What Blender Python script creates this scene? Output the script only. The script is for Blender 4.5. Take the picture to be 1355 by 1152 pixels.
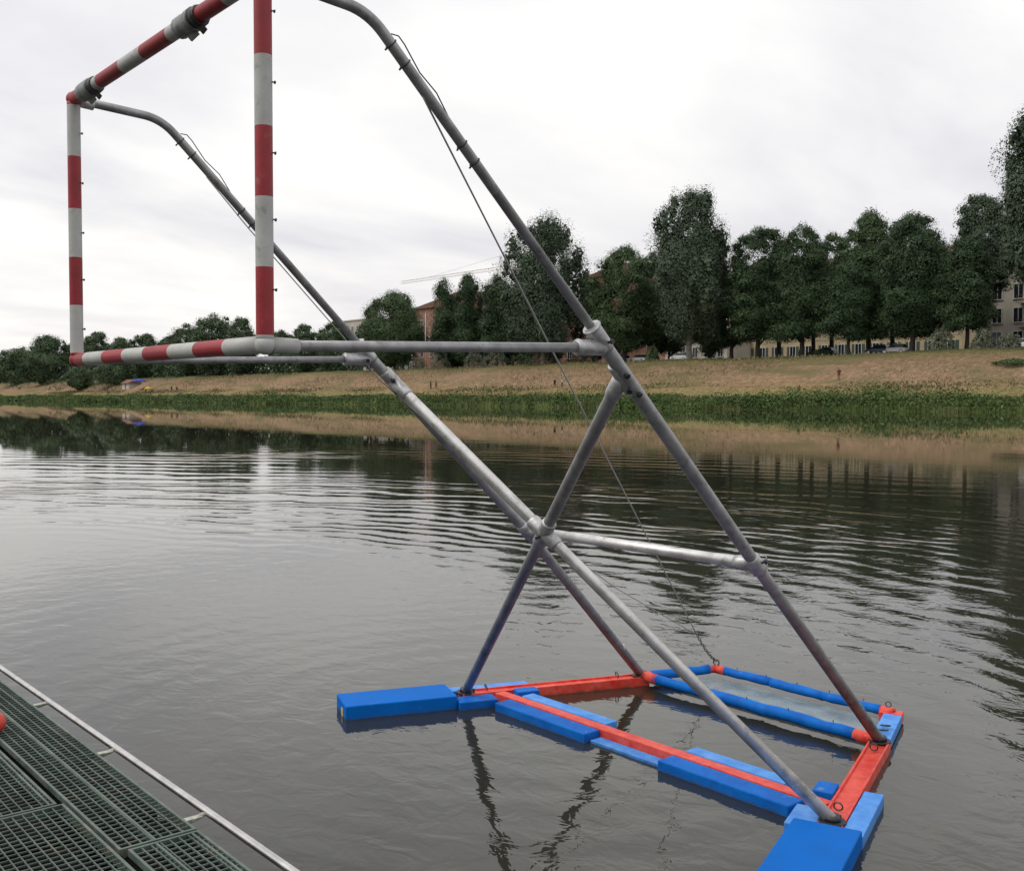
import bpy, bmesh, math, random
import numpy as np
from mathutils import Vector, Matrix
S = bpy.context.scene
for o in list(bpy.data.objects): bpy.data.objects.remove(o)
random.seed(7); rng = np.random.default_rng(7)

# ------------------------------------------------------------------ camera
PW, PH, FPX, CX = 1355.0, 1152.0, 1378.7, -26.44
CAM = Vector((-1.348, -3.373, 1.695))
YAW, PITCH, ROLL = 0.87819, -0.0369, 0.00088
FW = Vector((math.cos(PITCH)*math.cos(YAW), math.cos(PITCH)*math.sin(YAW), math.sin(PITCH)))
R0 = FW.cross(Vector((0, 0, 1))).normalized(); U0 = R0.cross(FW)
RT = R0*math.cos(ROLL) + U0*math.sin(ROLL); UP = -R0*math.sin(ROLL) + U0*math.cos(ROLL)
cd = bpy.data.cameras.new('camera'); cam = bpy.data.objects.new('camera', cd); S.collection.objects.link(cam)
cam.matrix_world = Matrix(((RT.x, UP.x, -FW.x, CAM.x), (RT.y, UP.y, -FW.y, CAM.y), (RT.z, UP.z, -FW.z, CAM.z), (0, 0, 0, 1)))
cd.sensor_fit = 'HORIZONTAL'; cd.sensor_width = 36; cd.lens = FPX/PW*36; cd.shift_x = -CX/PW
cd.clip_start = 0.05; cd.clip_end = 6000
S.camera = cam

# ------------------------------------------------------------------ world, sun, exposure
w = bpy.data.worlds.new('World'); S.world = w; w.use_nodes = True
nt = w.node_tree; N = nt.nodes; L = nt.links
for n in list(N): N.remove(n)
SUN_EL, SUN_AZ = math.radians(52), math.radians(150)      # azimuth measured from +X towards +Y
out = N.new('ShaderNodeOutputWorld'); add = N.new('ShaderNodeAddShader')
b1 = N.new('ShaderNodeBackground'); sky = N.new('ShaderNodeTexSky'); sky.sky_type = 'NISHITA'; sky.sun_disc = False
sky.sun_elevation = SUN_EL; sky.sun_rotation = math.pi/2 - SUN_AZ; sky.air_density = 1.5; sky.dust_density = 3
L.new(sky.outputs[0], b1.inputs[0]); b1.inputs[1].default_value = 0.012
b2 = N.new('ShaderNodeBackground'); b2.inputs[1].default_value = 1.22
tc = N.new('ShaderNodeTexCoord'); sep = N.new('ShaderNodeSeparateXYZ'); L.new(tc.outputs['Generated'], sep.inputs[0])
def M(op, a, b=None, c=None, nodes=None, links=None):
    n = (nodes or N).new('ShaderNodeMath'); n.operation = op
    for i, x in enumerate((a, b, c)):
        if x is None: continue
        if isinstance(x, (int, float)): n.inputs[i].default_value = x
        else: (links or L).new(x, n.inputs[i])
    return n.outputs[0]
zz = M('ADD', M('MAXIMUM', sep.outputs[2], 0.0), 0.16)
cmb = N.new('ShaderNodeCombineXYZ')
L.new(M('DIVIDE', sep.outputs[0], zz), cmb.inputs[0]); L.new(M('DIVIDE', sep.outputs[1], zz), cmb.inputs[1])
mp = N.new('ShaderNodeMapping'); L.new(cmb.outputs[0], mp.inputs[0]); mp.inputs['Scale'].default_value = (0.55, 0.9, 1); mp.inputs['Rotation'].default_value = (0, 0, 0.5)
n1 = N.new('ShaderNodeTexNoise'); n1.inputs['Scale'].default_value = 0.9; n1.inputs['Detail'].default_value = 7; n1.inputs['Roughness'].default_value = 0.52; n1.inputs['Distortion'].default_value = 0.35
L.new(mp.outputs[0], n1.inputs['Vector'])
cr = N.new('ShaderNodeValToRGB'); L.new(n1.outputs[0], cr.inputs[0])
cr.color_ramp.elements[0].position = 0.40; cr.color_ramp.elements[0].color = (0.58, 0.565, 0.595, 1)
cr.color_ramp.elements[1].position = 0.67; cr.color_ramp.elements[1].color = (0.89, 0.875, 0.825, 1)
e = cr.color_ramp.elements.new(0.53); e.color = (0.735, 0.72, 0.712, 1)
L.new(cr.outputs[0], b2.inputs[0]); L.new(b1.outputs[0], add.inputs[0]); L.new(b2.outputs[0], add.inputs[1]); L.new(add.outputs[0], out.inputs[0])
sd = bpy.data.lights.new('sun', 'SUN'); sd.energy = 1.35; sd.angle = math.radians(25); sd.color = (1, 0.955, 0.88)
so = bpy.data.objects.new('sun', sd); S.collection.objects.link(so)
sdir = Vector((math.cos(SUN_EL)*math.cos(SUN_AZ), math.cos(SUN_EL)*math.sin(SUN_AZ), math.sin(SUN_EL)))
so.rotation_euler = sdir.to_track_quat('Z', 'Y').to_euler()
S.view_settings.view_transform = 'Standard'; S.view_settings.look = 'None'; S.view_settings.gamma = 1; S.view_settings.exposure = 0.08
S.render.engine = 'CYCLES'

# ------------------------------------------------------------------ materials
def mat(name, col, rough=0.6, metal=0.0, var=0.0, scale=8.0, bump=0.0, bscale=40.0, spec=0.5, col2=None, coord='Object'):
    m = bpy.data.materials.new(name); m.use_nodes = True; t = m.node_tree; nn = t.nodes; ll = t.links
    p = nn['Principled BSDF']; p.inputs['Roughness'].default_value = rough; p.inputs['Metallic'].default_value = metal
    p.inputs['Base Color'].default_value = (*col, 1); p.inputs['Specular IOR Level'].default_value = spec
    if var or col2 or bump:
        c = nn.new('ShaderNodeTexCoord')
    if var or col2:
        nz = nn.new('ShaderNodeTexNoise'); nz.inputs['Scale'].default_value = scale; nz.inputs['Detail'].default_value = 6; nz.inputs['Roughness'].default_value = .65
        ll.new(c.outputs[coord], nz.inputs['Vector'])
        mr = nn.new('ShaderNodeMapRange'); mr.inputs[1].default_value = .35; mr.inputs[2].default_value = .65; ll.new(nz.outputs[0], mr.inputs[0])
        mx = nn.new('ShaderNodeMix'); mx.data_type = 'RGBA'; ll.new(mr.outputs[0], mx.inputs[0])
        c2 = col2 or tuple(x*(1+var) for x in col); c1 = col if col2 else tuple(x*(1-var) for x in col)
        mx.inputs[6].default_value = (*c1, 1); mx.inputs[7].default_value = (*c2, 1); ll.new(mx.outputs[2], p.inputs['Base Color'])
        rr = nn.new('ShaderNodeMapRange'); rr.inputs[3].default_value = max(0, rough-.12); rr.inputs[4].default_value = min(1, rough+.12); ll.new(nz.outputs[0], rr.inputs[0]); ll.new(rr.outputs[0], p.inputs['Roughness'])
    if bump:
        nb = nn.new('ShaderNodeTexNoise'); nb.inputs['Scale'].default_value = bscale; nb.inputs['Detail'].default_value = 4; ll.new(c.outputs[coord], nb.inputs['Vector'])
        bp = nn.new('ShaderNodeBump'); bp.inputs['Strength'].default_value = 1; bp.inputs['Distance'].default_value = bump; ll.new(nb.outputs[0], bp.inputs['Height']); ll.new(bp.outputs[0], p.inputs['Normal'])
    return m
MT = {}
MT['metal'] = mat('tube_metal_shaded', (.33, .33, .34), .5, .55, .25, 14, .0004, 120)  # tube metal, darkened in colour for the shaded legs
MT['metal_b'] = mat('tube_metal_lit', (.70, .69, .68), .42, .7, .18, 11, .0003, 120)  # same tube metal, lightened in colour to hold the highlight
MT['cast'] = mat('cast_fitting', (.45, .45, .46), .5, .7, .25, 30, .001, 60)
MT['bolt'] = mat('dark_bolt', (.05, .05, .055), .5, .6, .3, 40)
MT['redtape'] = mat('red_paint', (.29, .016, .024), .5, 0, .18, 10, .0004, 60)
MT['whitetape'] = mat('white_paint', (.43, .435, .42), .5, 0, .12, 9, .0004, 60)
MT['tape'] = mat('grey_duct_tape', (.22, .23, .23), .5, .1, .3, 25, .003, 40)
MT['blacktape'] = mat('black_tape', (.03, .03, .032), .45, 0, .3, 25, .003, 40)
MT['redbeam'] = mat('red_beam_paint', (.60, .035, .022), .45, 0, .0, 16, .0005, 60, spec=.3, col2=(.78, .12, .085))
MT['bluefoam'] = mat('blue_foam_float', (.001, .098, .44), .6, 0, .0, 9, .0012, 90, spec=.18, col2=(.003, .15, .56))
MT['bluefoam_l'] = mat('light_blue_foam_plank', (.035, .21, .64), .5, 0, .0, 14, .0012, 90, spec=.35, col2=(.10, .33, .78))
MT['blueflat'] = mat('blue_big_float', (.000, .125, .50), .65, 0, .10, 3, .0006, 50, spec=.12)
MT['panel'] = mat('pale_mesh_panel', (.26, .325, .35), .25, 0, .22, 7, .003, 10)
MT['yellow'] = mat('yellow_sticker', (.7, .42, .05), .5, 0, .3, 60)
MT['wire'] = mat('steel_wire', (.42, .42, .40), .5, .3)
MT['chain'] = mat('chain', (.10, .10, .10), .5, .7, .3, 50)
MT['zip'] = mat('white_zip_tie', (.75, .75, .73), .5)
MT['grate'] = mat('green_grey_grating', (.10, .135, .115), .5, .25, .35, 7, .0006, 90)
MT['steelpipe'] = mat('bright_edge_pipe', (.62, .60, .59), .28, .95, .15, 10)
MT['pontoon'] = mat('black_pontoon', (.005, .0055, .0055), .9, 0, .3, 4, spec=.05)
MT['mud'] = mat('grey_bracket', (.42, .42, .36), .6, .2, .3, 30)
MT['buoyred'] = mat('red_buoy_plastic', (.55, .06, .04), .4, 0, .2, 12)
MT['bark'] = mat('bark', (.055, .045, .036), .9, 0, .35, 2.5, .03, 6)
MT['barkpale'] = mat('pale_bark', (.19, .18, .15), .9, 0, .35, 1.5, .03, 6)
def weather(m, zlo=-.015, zhi=.018, dirt=(.045, .05, .03), scuff=(.30, .38, .50), amt=.5, lo=.60):
    t = m.node_tree; nn = t.nodes; ll = t.links; p = nn['Principled BSDF']; src = p.inputs['Base Color'].links[0].from_socket
    g_ = nn.new('ShaderNodeNewGeometry'); sp_ = nn.new('ShaderNodeSeparateXYZ'); ll.new(g_.outputs['Position'], sp_.inputs[0])
    def nz_(sc_, d_=6):
        q = nn.new('ShaderNodeTexNoise'); q.inputs['Scale'].default_value = sc_; q.inputs['Detail'].default_value = d_; q.inputs['Roughness'].default_value = .7; ll.new(g_.outputs['Position'], q.inputs['Vector']); return q.outputs[0]
    a_ = nn.new('ShaderNodeMapRange'); a_.inputs[1].default_value = lo; a_.inputs[2].default_value = lo+.08; a_.inputs[4].default_value = amt; ll.new(nz_(11), a_.inputs[0])
    m1 = nn.new('ShaderNodeMix'); m1.data_type = 'RGBA'; ll.new(a_.outputs[0], m1.inputs[0]); ll.new(src, m1.inputs[6]); m1.inputs[7].default_value = (*scuff, 1)
    zz_ = nn.new('ShaderNodeMath'); zz_.operation = 'MULTIPLY_ADD'; ll.new(nz_(18, 3), zz_.inputs[0]); zz_.inputs[1].default_value = -.05; ll.new(sp_.outputs[2], zz_.inputs[2])
    b_ = nn.new('ShaderNodeMapRange'); b_.inputs[1].default_value = zlo-.025; b_.inputs[2].default_value = zhi-.025; b_.inputs[3].default_value = .85; b_.inputs[4].default_value = 0; ll.new(zz_.outputs[0], b_.inputs[0])
    m2_ = nn.new('ShaderNodeMix'); m2_.data_type = 'RGBA'; ll.new(b_.outputs[0], m2_.inputs[0]); ll.new(m1.outputs[2], m2_.inputs[6]); m2_.inputs[7].default_value = (*dirt, 1); ll.new(m2_.outputs[2], p.inputs['Base Color'])
weather(MT['bluefoam'], amt=.35, lo=.62); weather(MT['bluefoam_l'], amt=.4, lo=.60); weather(MT['blueflat'], amt=.18, lo=.64); weather(MT['redbeam'], scuff=(.25, .12, .08), amt=.45, lo=.60, zlo=-.01, zhi=.014)
weather(MT['redtape'], -9, -8, scuff=(.30, .16, .14), amt=.5, lo=.60); weather(MT['whitetape'], -9, -8, scuff=(.17, .16, .14), amt=.5, lo=.58)
weather(MT['metal'], -9, -8, scuff=(.13, .115, .10), amt=.55, lo=.57); weather(MT['metal_b'], -9, -8, scuff=(.32, .30, .28), amt=.5, lo=.56); weather(MT['grate'], -9, -8, scuff=(.20, .19, .15), amt=.6, lo=.54)
MT['panel'].node_tree.nodes['Principled BSDF'].inputs['Alpha'].default_value = .62
def leafmat(name, c1, c2, pale=None):
    m = bpy.data.materials.new(name); m.use_nodes = True; t = m.node_tree; nn = t.nodes; ll = t.links; p = nn['Principled BSDF']
    at = nn.new('ShaderNodeAttribute'); at.attribute_name = 'v'
    mx = nn.new('ShaderNodeMix'); mx.data_type = 'RGBA'; ll.new(at.outputs['Fac'], mx.inputs[0])
    mx.inputs[6].default_value = (*c1, 1); mx.inputs[7].default_value = (*c2, 1); ll.new(mx.outputs[2], p.inputs['Base Color'])
    p.inputs['Roughness'].default_value = .62; p.inputs['Specular IOR Level'].default_value = .22
    return m
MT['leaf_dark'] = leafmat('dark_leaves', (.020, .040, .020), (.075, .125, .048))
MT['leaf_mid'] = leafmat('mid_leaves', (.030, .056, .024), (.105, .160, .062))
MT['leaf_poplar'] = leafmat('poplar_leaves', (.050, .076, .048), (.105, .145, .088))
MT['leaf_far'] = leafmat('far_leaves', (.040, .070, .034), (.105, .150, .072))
MT['leaf_olive'] = leafmat('silvery_shrub_leaves', (.085, .105, .065), (.19, .21, .145))
MT['reed'] = leafmat('reed_leaves', (.030, .058, .018), (.15, .175, .065))
MT['bankleaf'] = leafmat('bank_leaves', (.034, .070, .018), (.115, .175, .048))
MT['dry'] = leafmat('dry_grass', (.19, .145, .085), (.32, .25, .15))

# ------------------------------------------------------------------ helpers
def link(o, parent=None):
    S.collection.objects.link(o)
    if parent is not None: o.parent = parent
    return o
def props(o, label=None, cat=None, group=None, kind=None):
    if label: o['label'] = label
    if cat: o['category'] = cat
    if group: o['group'] = group
    if kind: o['kind'] = kind
    return o
def empty(name, loc=(0, 0, 0), label=None, cat=None, group=None):
    o = bpy.data.objects.new(name, None); o.location = loc; o.empty_display_size = .2; link(o)
    return props(o, label, cat, group)
class MB:
    def __init__(s): s.v = []; s.f = []; s.m = []; s.sm = []
    def add(s, vs, fs, mi=0, smooth=False):
        k = len(s.v); s.v += [tuple(x) for x in vs]; s.f += [tuple(i+k for i in f) for f in fs]; s.m += [mi]*len(fs); s.sm += [smooth]*len(fs)
        return s
    def box(s, x0, x1, y0, y1, z0, z1, mi=0):
        vs = [(x, y, z) for z in (z0, z1) for y in (y0, y1) for x in (x0, x1)]
        return s.add(vs, [(0, 2, 3, 1), (4, 5, 7, 6), (0, 1, 5, 4), (2, 6, 7, 3), (0, 4, 6, 2), (1, 3, 7, 5)], mi)
    def obox(s, o, ux, uy, a0, a1, b0, b1, z0, z1, mi=0):
        # box in a frame: o origin (x,y), ux, uy plan directions
        vs = [(o[0]+ux[0]*a+uy[0]*b, o[1]+ux[1]*a+uy[1]*b, z) for z in (z0, z1) for b in (b0, b1) for a in (a0, a1)]
        return s.add(vs, [(0, 2, 3, 1), (4, 5, 7, 6), (0, 1, 5, 4), (2, 6, 7, 3), (0, 4, 6, 2), (1, 3, 7, 5)], mi)
    def tube(s, pts, rads, seg=20, caps=True, mi=0, mis=None):
        pts = [Vector(p) for p in pts]
        if isinstance(rads, (int, float)): rads = [rads]*len(pts)
        k = len(s.v); n = len(pts); prev = None
        for i, p in enumerate(pts):
            d = (pts[min(i+1, n-1)]-pts[max(i-1, 0)]).normalized()
            if prev is None: a = d.orthogonal().normalized()
            else: a = (prev - d*prev.dot(d)).normalized()
            prev = a; b = d.cross(a)
            for j in range(seg):
                t = 2*math.pi*j/seg; s.v.append(tuple(p+(a*math.cos(t)+b*math.sin(t))*rads[i]))
        for i in range(n-1):
            for j in range(seg):
                s.f.append((k+i*seg+j, k+i*seg+(j+1) % seg, k+(i+1)*seg+(j+1) % seg, k+(i+1)*seg+j)); s.m.append(mis[i] if mis else mi); s.sm.append(True)
        if caps:
            s.f.append(tuple(k+j for j in reversed(range(seg)))); s.m.append(mis[0] if mis else mi); s.sm.append(False)
            s.f.append(tuple(k+(n-1)*seg+j for j in range(seg))); s.m.append(mis[-1] if mis else mi); s.sm.append(False)
        return s
    def ball(s, c, r, seg=16, ring=10, mi=0, sc=(1, 1, 1)):
        vs = []; fs = []
        for i in range(ring+1):
            a = math.pi*i/ring
            for j in range(seg):
                b = 2*math.pi*j/seg; vs.append((c[0]+r*sc[0]*math.sin(a)*math.cos(b), c[1]+r*sc[1]*math.sin(a)*math.sin(b), c[2]+r*sc[2]*math.cos(a)))
        for i in range(ring):
            for j in range(seg): fs.append((i*seg+j, (i+1)*seg+j, (i+1)*seg+(j+1) % seg, i*seg+(j+1) % seg))
        return s.add(vs, fs, mi, True)
    def torus(s, c, n, R, r, seg=16, ss=8, mi=0, stretch=None):
        n = Vector(n).normalized(); a = n.orthogonal().normalized() if stretch is None else Vector(stretch).normalized(); b = n.cross(a)
        ra = R*(1.5 if stretch is not None else 1)
        vs = []; fs = []
        for i in range(seg):
            t = 2*math.pi*i/seg; ce = Vector(c)+a*math.cos(t)*ra+b*math.sin(t)*R; rd = (a*math.cos(t)+b*math.sin(t))
            for j in range(ss):
                q = 2*math.pi*j/ss; vs.append(ce+rd*math.cos(q)*r+n*math.sin(q)*r)
        for i in range(seg):
            for j in range(ss): fs.append((i*ss+j, ((i+1) % seg)*ss+j, ((i+1) % seg)*ss+(j+1) % ss, i*ss+(j+1) % ss))
        return s.add(vs, fs, mi, True)
    def build(s, name, mats, parent=None, bevel=0, loc=None):
        me = bpy.data.meshes.new(name); me.from_pydata(s.v, [], s.f)
        for m in (mats if isinstance(mats, (list, tuple)) else [mats]): me.materials.append(m)
        me.polygons.foreach_set('material_index', s.m); me.polygons.foreach_set('use_smooth', s.sm); me.update()
        o = bpy.data.objects.new(name, me); link(o, parent)
        if loc is not None: o.location = loc
        if bevel:
            md = o.modifiers.new('bevel', 'BEVEL'); md.width = bevel; md.segments = 2; md.limit_method = 'ANGLE'; md.angle_limit = .9
        return o
def ray(px, py):
    return FW + RT*((px-PW/2-CX)/FPX) + UP*((PH/2-py)/FPX)
def atX(px, py, X):          # where the sight line through a measured point meets the plane x = X of the far bank
    d = ray(px, py); t = (X-CAM.x)/d.x
    return CAM + d*t
def quads(name, P, Nn, sz, asp, mtl, parent=None, vals=None):
    """many small leaf faces: centres P, normals Nn, size sz, aspect asp"""
    n = len(P)
    Nn = Nn/np.linalg.norm(Nn, axis=1, keepdims=True)
    rv = rng.normal(size=(n, 3)); A = np.cross(Nn, rv); A /= np.linalg.norm(A, axis=1, keepdims=True); B = np.cross(Nn, A)
    A = A*sz[:, None]*.5; B = B*(sz*asp)[:, None]*.5
    V = np.empty((n, 4, 3)); V[:, 0] = P-A; V[:, 1] = P-B*.8; V[:, 2] = P+A; V[:, 3] = P+B*.8
    return rawquads(name, V, mtl, parent, vals)
def rawquads(name, V, mtl, parent=None, vals=None):
    n = len(V); me = bpy.data.meshes.new(name)
    me.vertices.add(n*4); me.vertices.foreach_set('co', V.reshape(-1).astype(np.float32))
    me.loops.add(n*4); me.loops.foreach_set('vertex_index', np.arange(n*4, dtype=np.int32))
    me.polygons.add(n); me.polygons.foreach_set('loop_start', np.arange(0, n*4, 4, dtype=np.int32))
    try: me.polygons.foreach_set('loop_total', np.full(n, 4, dtype=np.int32))
    except Exception: pass
    me.update(calc_edges=True)
    a = me.attributes.new('v', 'FLOAT', 'FACE'); a.data.foreach_set('value', (vals if vals is not None else rng.random(n)).astype(np.float32))
    me.materials.append(mtl); o = bpy.data.objects.new(name, me); link(o, parent); return o

# ------------------------------------------------------------------ ground: one sheet, river bed, both banks
def FX(x): return x if (x >= 147 or x < 100) else 118+(x-110.8)*.801
PROF = [(-1500, 9), (-300, 8.8), (-60, 8.5), (-34, 8.0), (-20, 2.5), (-12, .6), (-9.5, -.4), (-5, -2.5), (20, -3.2), (90, -3.0), (107, -1.2), (110.6, -.1), (112, .55), (114.5, 1.0), (118, 1.45), (120.5, 2.1), (122, 2.85), (123.5, 3.1), (125.2, 3.3), (127, 3.9), (130, 5.05), (133, 6.0), (136, 6.85), (139, 7.65), (141.5, 8.2), (143.5, 8.4), (147, 8.45), (152, 8.5), (175, 8.5), (260, 8.6), (600, 9), (1500, 10)]
PROF = [(FX(a_), b_) for a_, b_ in PROF]
def gz(x):
    for (a, za), (b, zb) in zip(PROF, PROF[1:]):
        if x <= b: return za+(zb-za)*(x-a)/(b-a)
    return 10
ys = list(range(-1500, -40, 100)) + list(np.arange(-40, 520, 4.0)) + list(range(520, 1600, 60))
gv = []; gf = []
def hump(x, y):
    if 118.2 < x < 147: return .22*math.sin(y*.11+x*.2)*math.sin(y*.041+1)+.12*math.sin(y*.37+x*.7)*math.sin(x*.9+y*.13)
    return 0
for y in ys:
    for x, z in PROF: gv.append((x+(.5*math.sin(y*.05)+.35*math.sin(y*.17+1) if 110 < x < 124 else 0), y, z+hump(x, y)))
nx = len(PROF)
for i in range(len(ys)-1):
    for j in range(nx-1):
        a = i*nx+j; gf.append((a, a+1, a+nx+1, a+nx))
g = MB(); g.add(gv, gf, 0, True)
gm = bpy.data.materials.new('bank_ground'); gm.use_nodes = True; t = gm.node_tree; nn = t.nodes; ll = t.links; p = nn['Principled BSDF']; p.inputs['Roughness'].default_value = .95; p.inputs['Specular IOR Level'].default_value = .1
geo = nn.new('ShaderNodeNewGeometry'); sp = nn.new('ShaderNodeSeparateXYZ'); ll.new(geo.outputs['Position'], sp.inputs[0])
def noise(sc, vec, det=5, rough=.6, dist=0):
    q = nn.new('ShaderNodeTexNoise'); q.inputs['Scale'].default_value = sc; q.inputs['Detail'].default_value = det; q.inputs['Roughness'].default_value = rough; q.inputs['Distortion'].default_value = dist; ll.new(vec, q.inputs['Vector']); return q.outputs[0]
mpp = nn.new('ShaderNodeMapping'); mpp.inputs['Scale'].default_value = (1, .35, 1); ll.new(geo.outputs['Position'], mpp.inputs[0])
na = noise(.18, mpp.outputs[0], 7, .65, .5); nb_ = noise(1.3, geo.outputs['Position'], 6, .7); nc = noise(.07, geo.outputs['Position'], 3)
xw = M('ADD', sp.outputs[0], M('MULTIPLY', M('SUBTRACT', na, .5), 9.0, nodes=nn, links=ll), nodes=nn, links=ll)
ramp = nn.new('ShaderNodeValToRGB'); mrx = nn.new('ShaderNodeMapRange'); mrx.inputs[1].default_value = 115.8; mrx.inputs[2].default_value = 151.5; ll.new(xw, mrx.inputs[0]); ll.new(mrx.outputs[0], ramp.inputs[0])
els = ramp.color_ramp.elements; els[0].position = 0; els[0].color = (.05, .06, .03, 1); els[1].position = 1; els[1].color = (.055, .06, .03, 1)
for pos, c in [(.14, (.045, .085, .02)), (.24, (.09, .12, .035)), (.29, (.17, .17, .07)), (.34, (.27, .225, .125)), (.40, (.21, .19, .08)), (.46, (.27, .19, .10)), (.60, (.28, .19, .12)), (.75, (.25, .17, .105)), (.84, (.16, .14, .06)), (.88, (.07, .08, .035))]:
    q = els.new(pos); q.color = (*c, 1)
mx = nn.new('ShaderNodeMix'); mx.data_type = 'RGBA'; mx.blend_type = 'MULTIPLY'; mx.inputs[0].default_value = 1; ll.new(ramp.outputs[0], mx.inputs[6])
r2 = nn.new('ShaderNodeMapRange'); r2.inputs[1].default_value = .3; r2.inputs[2].default_value = .7; r2.inputs[3].default_value = .5; r2.inputs[4].default_value = 1.3; ll.new(nb_, r2.inputs[0]); ll.new(r2.outputs[0], mx.inputs[7])
mx2 = nn.new('ShaderNodeMix'); mx2.data_type = 'RGBA'; ll.new(mx.outputs[2], mx2.inputs[6]); mx2.inputs[7].default_value = (.11, .115, .045, 1)
r3 = nn.new('ShaderNodeMapRange'); r3.inputs[1].default_value = .50; r3.inputs[2].default_value = .64; r3.inputs[4].default_value = .75; ll.new(na, r3.inputs[0]); ll.new(r3.outputs[0], mx2.inputs[0]); ll.new(mx2.outputs[2], p.inputs['Base Color'])
bp = nn.new('ShaderNodeBump'); bp.inputs['Distance'].default_value = .25; ll.new(nb_, bp.inputs['Height']); ll.new(bp.outputs[0], p.inputs['Normal'])
props(g.build('ground', gm), 'grassy river banks and river bed', None, None, 'structure')

# ------------------------------------------------------------------ river
wm = bpy.data.materials.new('river_water'); wm.use_nodes = True; t = wm.node_tree; nn = t.nodes; ll = t.links; p = nn['Principled BSDF']
p.inputs['Base Color'].default_value = (.026, .026, .018, 1); p.inputs['Roughness'].default_value = .015; p.inputs['IOR'].default_value = 1.45; p.inputs['Specular IOR Level'].default_value = .5
geo = nn.new('ShaderNodeNewGeometry'); P = geo.outputs['Position']
def mm(op, a, b=None, c=None): return M(op, a, b, c, nodes=nn, links=ll)
def vdist(cx, cy):
    v = nn.new('ShaderNodeVectorMath'); v.operation = 'DISTANCE'; ll.new(P, v.inputs[0]); v.inputs[1].default_value = (cx, cy, 0); return v.outputs['Value']
def smooth(val, a, b, o0=0., o1=1.):
    q = nn.new('ShaderNodeMapRange'); q.interpolation_type = 'SMOOTHSTEP'; q.inputs[1].default_value = a; q.inputs[2].default_value = b; q.inputs[3].default_value = o0; q.inputs[4].default_value = o1; ll.new(val, q.inputs[0]); return q.outputs[0]
def mapping(sx, sy, rot=0):
    q = nn.new('ShaderNodeMapping'); q.inputs['Scale'].default_value = (sx, sy, 1); q.inputs['Rotation'].default_value = (0, 0, rot); ll.new(P, q.inputs[0]); return q.outputs[0]
D = vdist(-5.2, 4.0)                                   # ripples spreading from the pier's far end
warp = mm('MULTIPLY', mm('SUBTRACT', noise(.25, P, 3), .5), 2.4)
warp2 = mm('MULTIPLY', mm('SUBTRACT', noise(1.1, P, 3), .5), .22)
Dw = mm('ADD', mm('ADD', D, warp), warp2)
def ring(lam, amp, dd): return mm('MULTIPLY', mm('SINE', mm('MULTIPLY', dd, 2*math.pi/lam)), amp)
amp1 = mm('MULTIPLY', smooth(D, 8.5, 12.0), smooth(D, 14, 22, 1, 0)); patch = smooth(noise(.16, mapping(.6, 1), 3), .36, .56, .35, 1)
h1 = mm('MULTIPLY', mm('MULTIPLY', ring(.46, .0026, Dw), amp1), patch)
amp2 = mm('MULTIPLY', mm('MULTIPLY', smooth(D, 11, 18), smooth(D, 22, 40, 1, 0)), smooth(vdist(9, 17), 6, 17, 1, 0)); patch2 = smooth(noise(.09, P, 3), .34, .60, .05, 1)
Dx = mm('ADD', mm('ADD', vdist(-22, -6), warp), warp2)
h2 = mm('MULTIPLY', mm('MULTIPLY', ring(1.15, .0050, Dx), amp2), patch2)
D3 = mm('ADD', vdist(2.2, .6), mm('MULTIPLY', warp2, .8))   # rings off the rocking goal
h3 = mm('MULTIPLY', ring(.33, .00050, D3), smooth(D3, 2.0, 9, 1, 0))
camd = vdist(CAM.x, CAM.y)
hN = mm('MULTIPLY', mm('SUBTRACT', noise(7.0, mapping(1, .75, .6), 3, .55, .6), .5), mm('MULTIPLY', smooth(camd, 5, 16, .0042, .0012), smooth(camd, 20, 45, 1, 0)))
hN2 = mm('MULTIPLY', mm('SUBTRACT', noise(2.1, mapping(1, .7, .3), 3, .5), .5), mm('MULTIPLY', smooth(camd, 5, 30, .0050, .0040), smooth(camd, 9, 26, 1, .07)))
hN3 = mm('MULTIPLY', mm('SUBTRACT', noise(.45, mapping(1.6, .6, 0), 2, .5), .5), .0022)
tot = mm('ADD', mm('ADD', mm('ADD', h1, h2), mm('ADD', h3, hN)), mm('ADD', hN2, hN3))
bp = nn.new('ShaderNodeBump'); bp.inputs['Strength'].default_value = 1; bp.inputs['Distance'].default_value = 1; ll.new(tot, bp.inputs['Height']); ll.new(bp.outputs[0], p.inputs['Normal'])
wv = MB(); xs = [-9.9, -4, 0, 4, 10, 30, 60, 90, 119.6]; yy = [-1500, -300, -20, -5, 0, 5, 20, 60, 300, 1500]
wv.add([(x, y, 0) for y in yy for x in xs], [(i*9+j, i*9+j+1, (i+1)*9+j+1, (i+1)*9+j) for i in range(9) for j in range(8)])
props(wv.build('river_water', wm), 'calm grey green river with fine ripples', None, None, 'structure')

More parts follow.
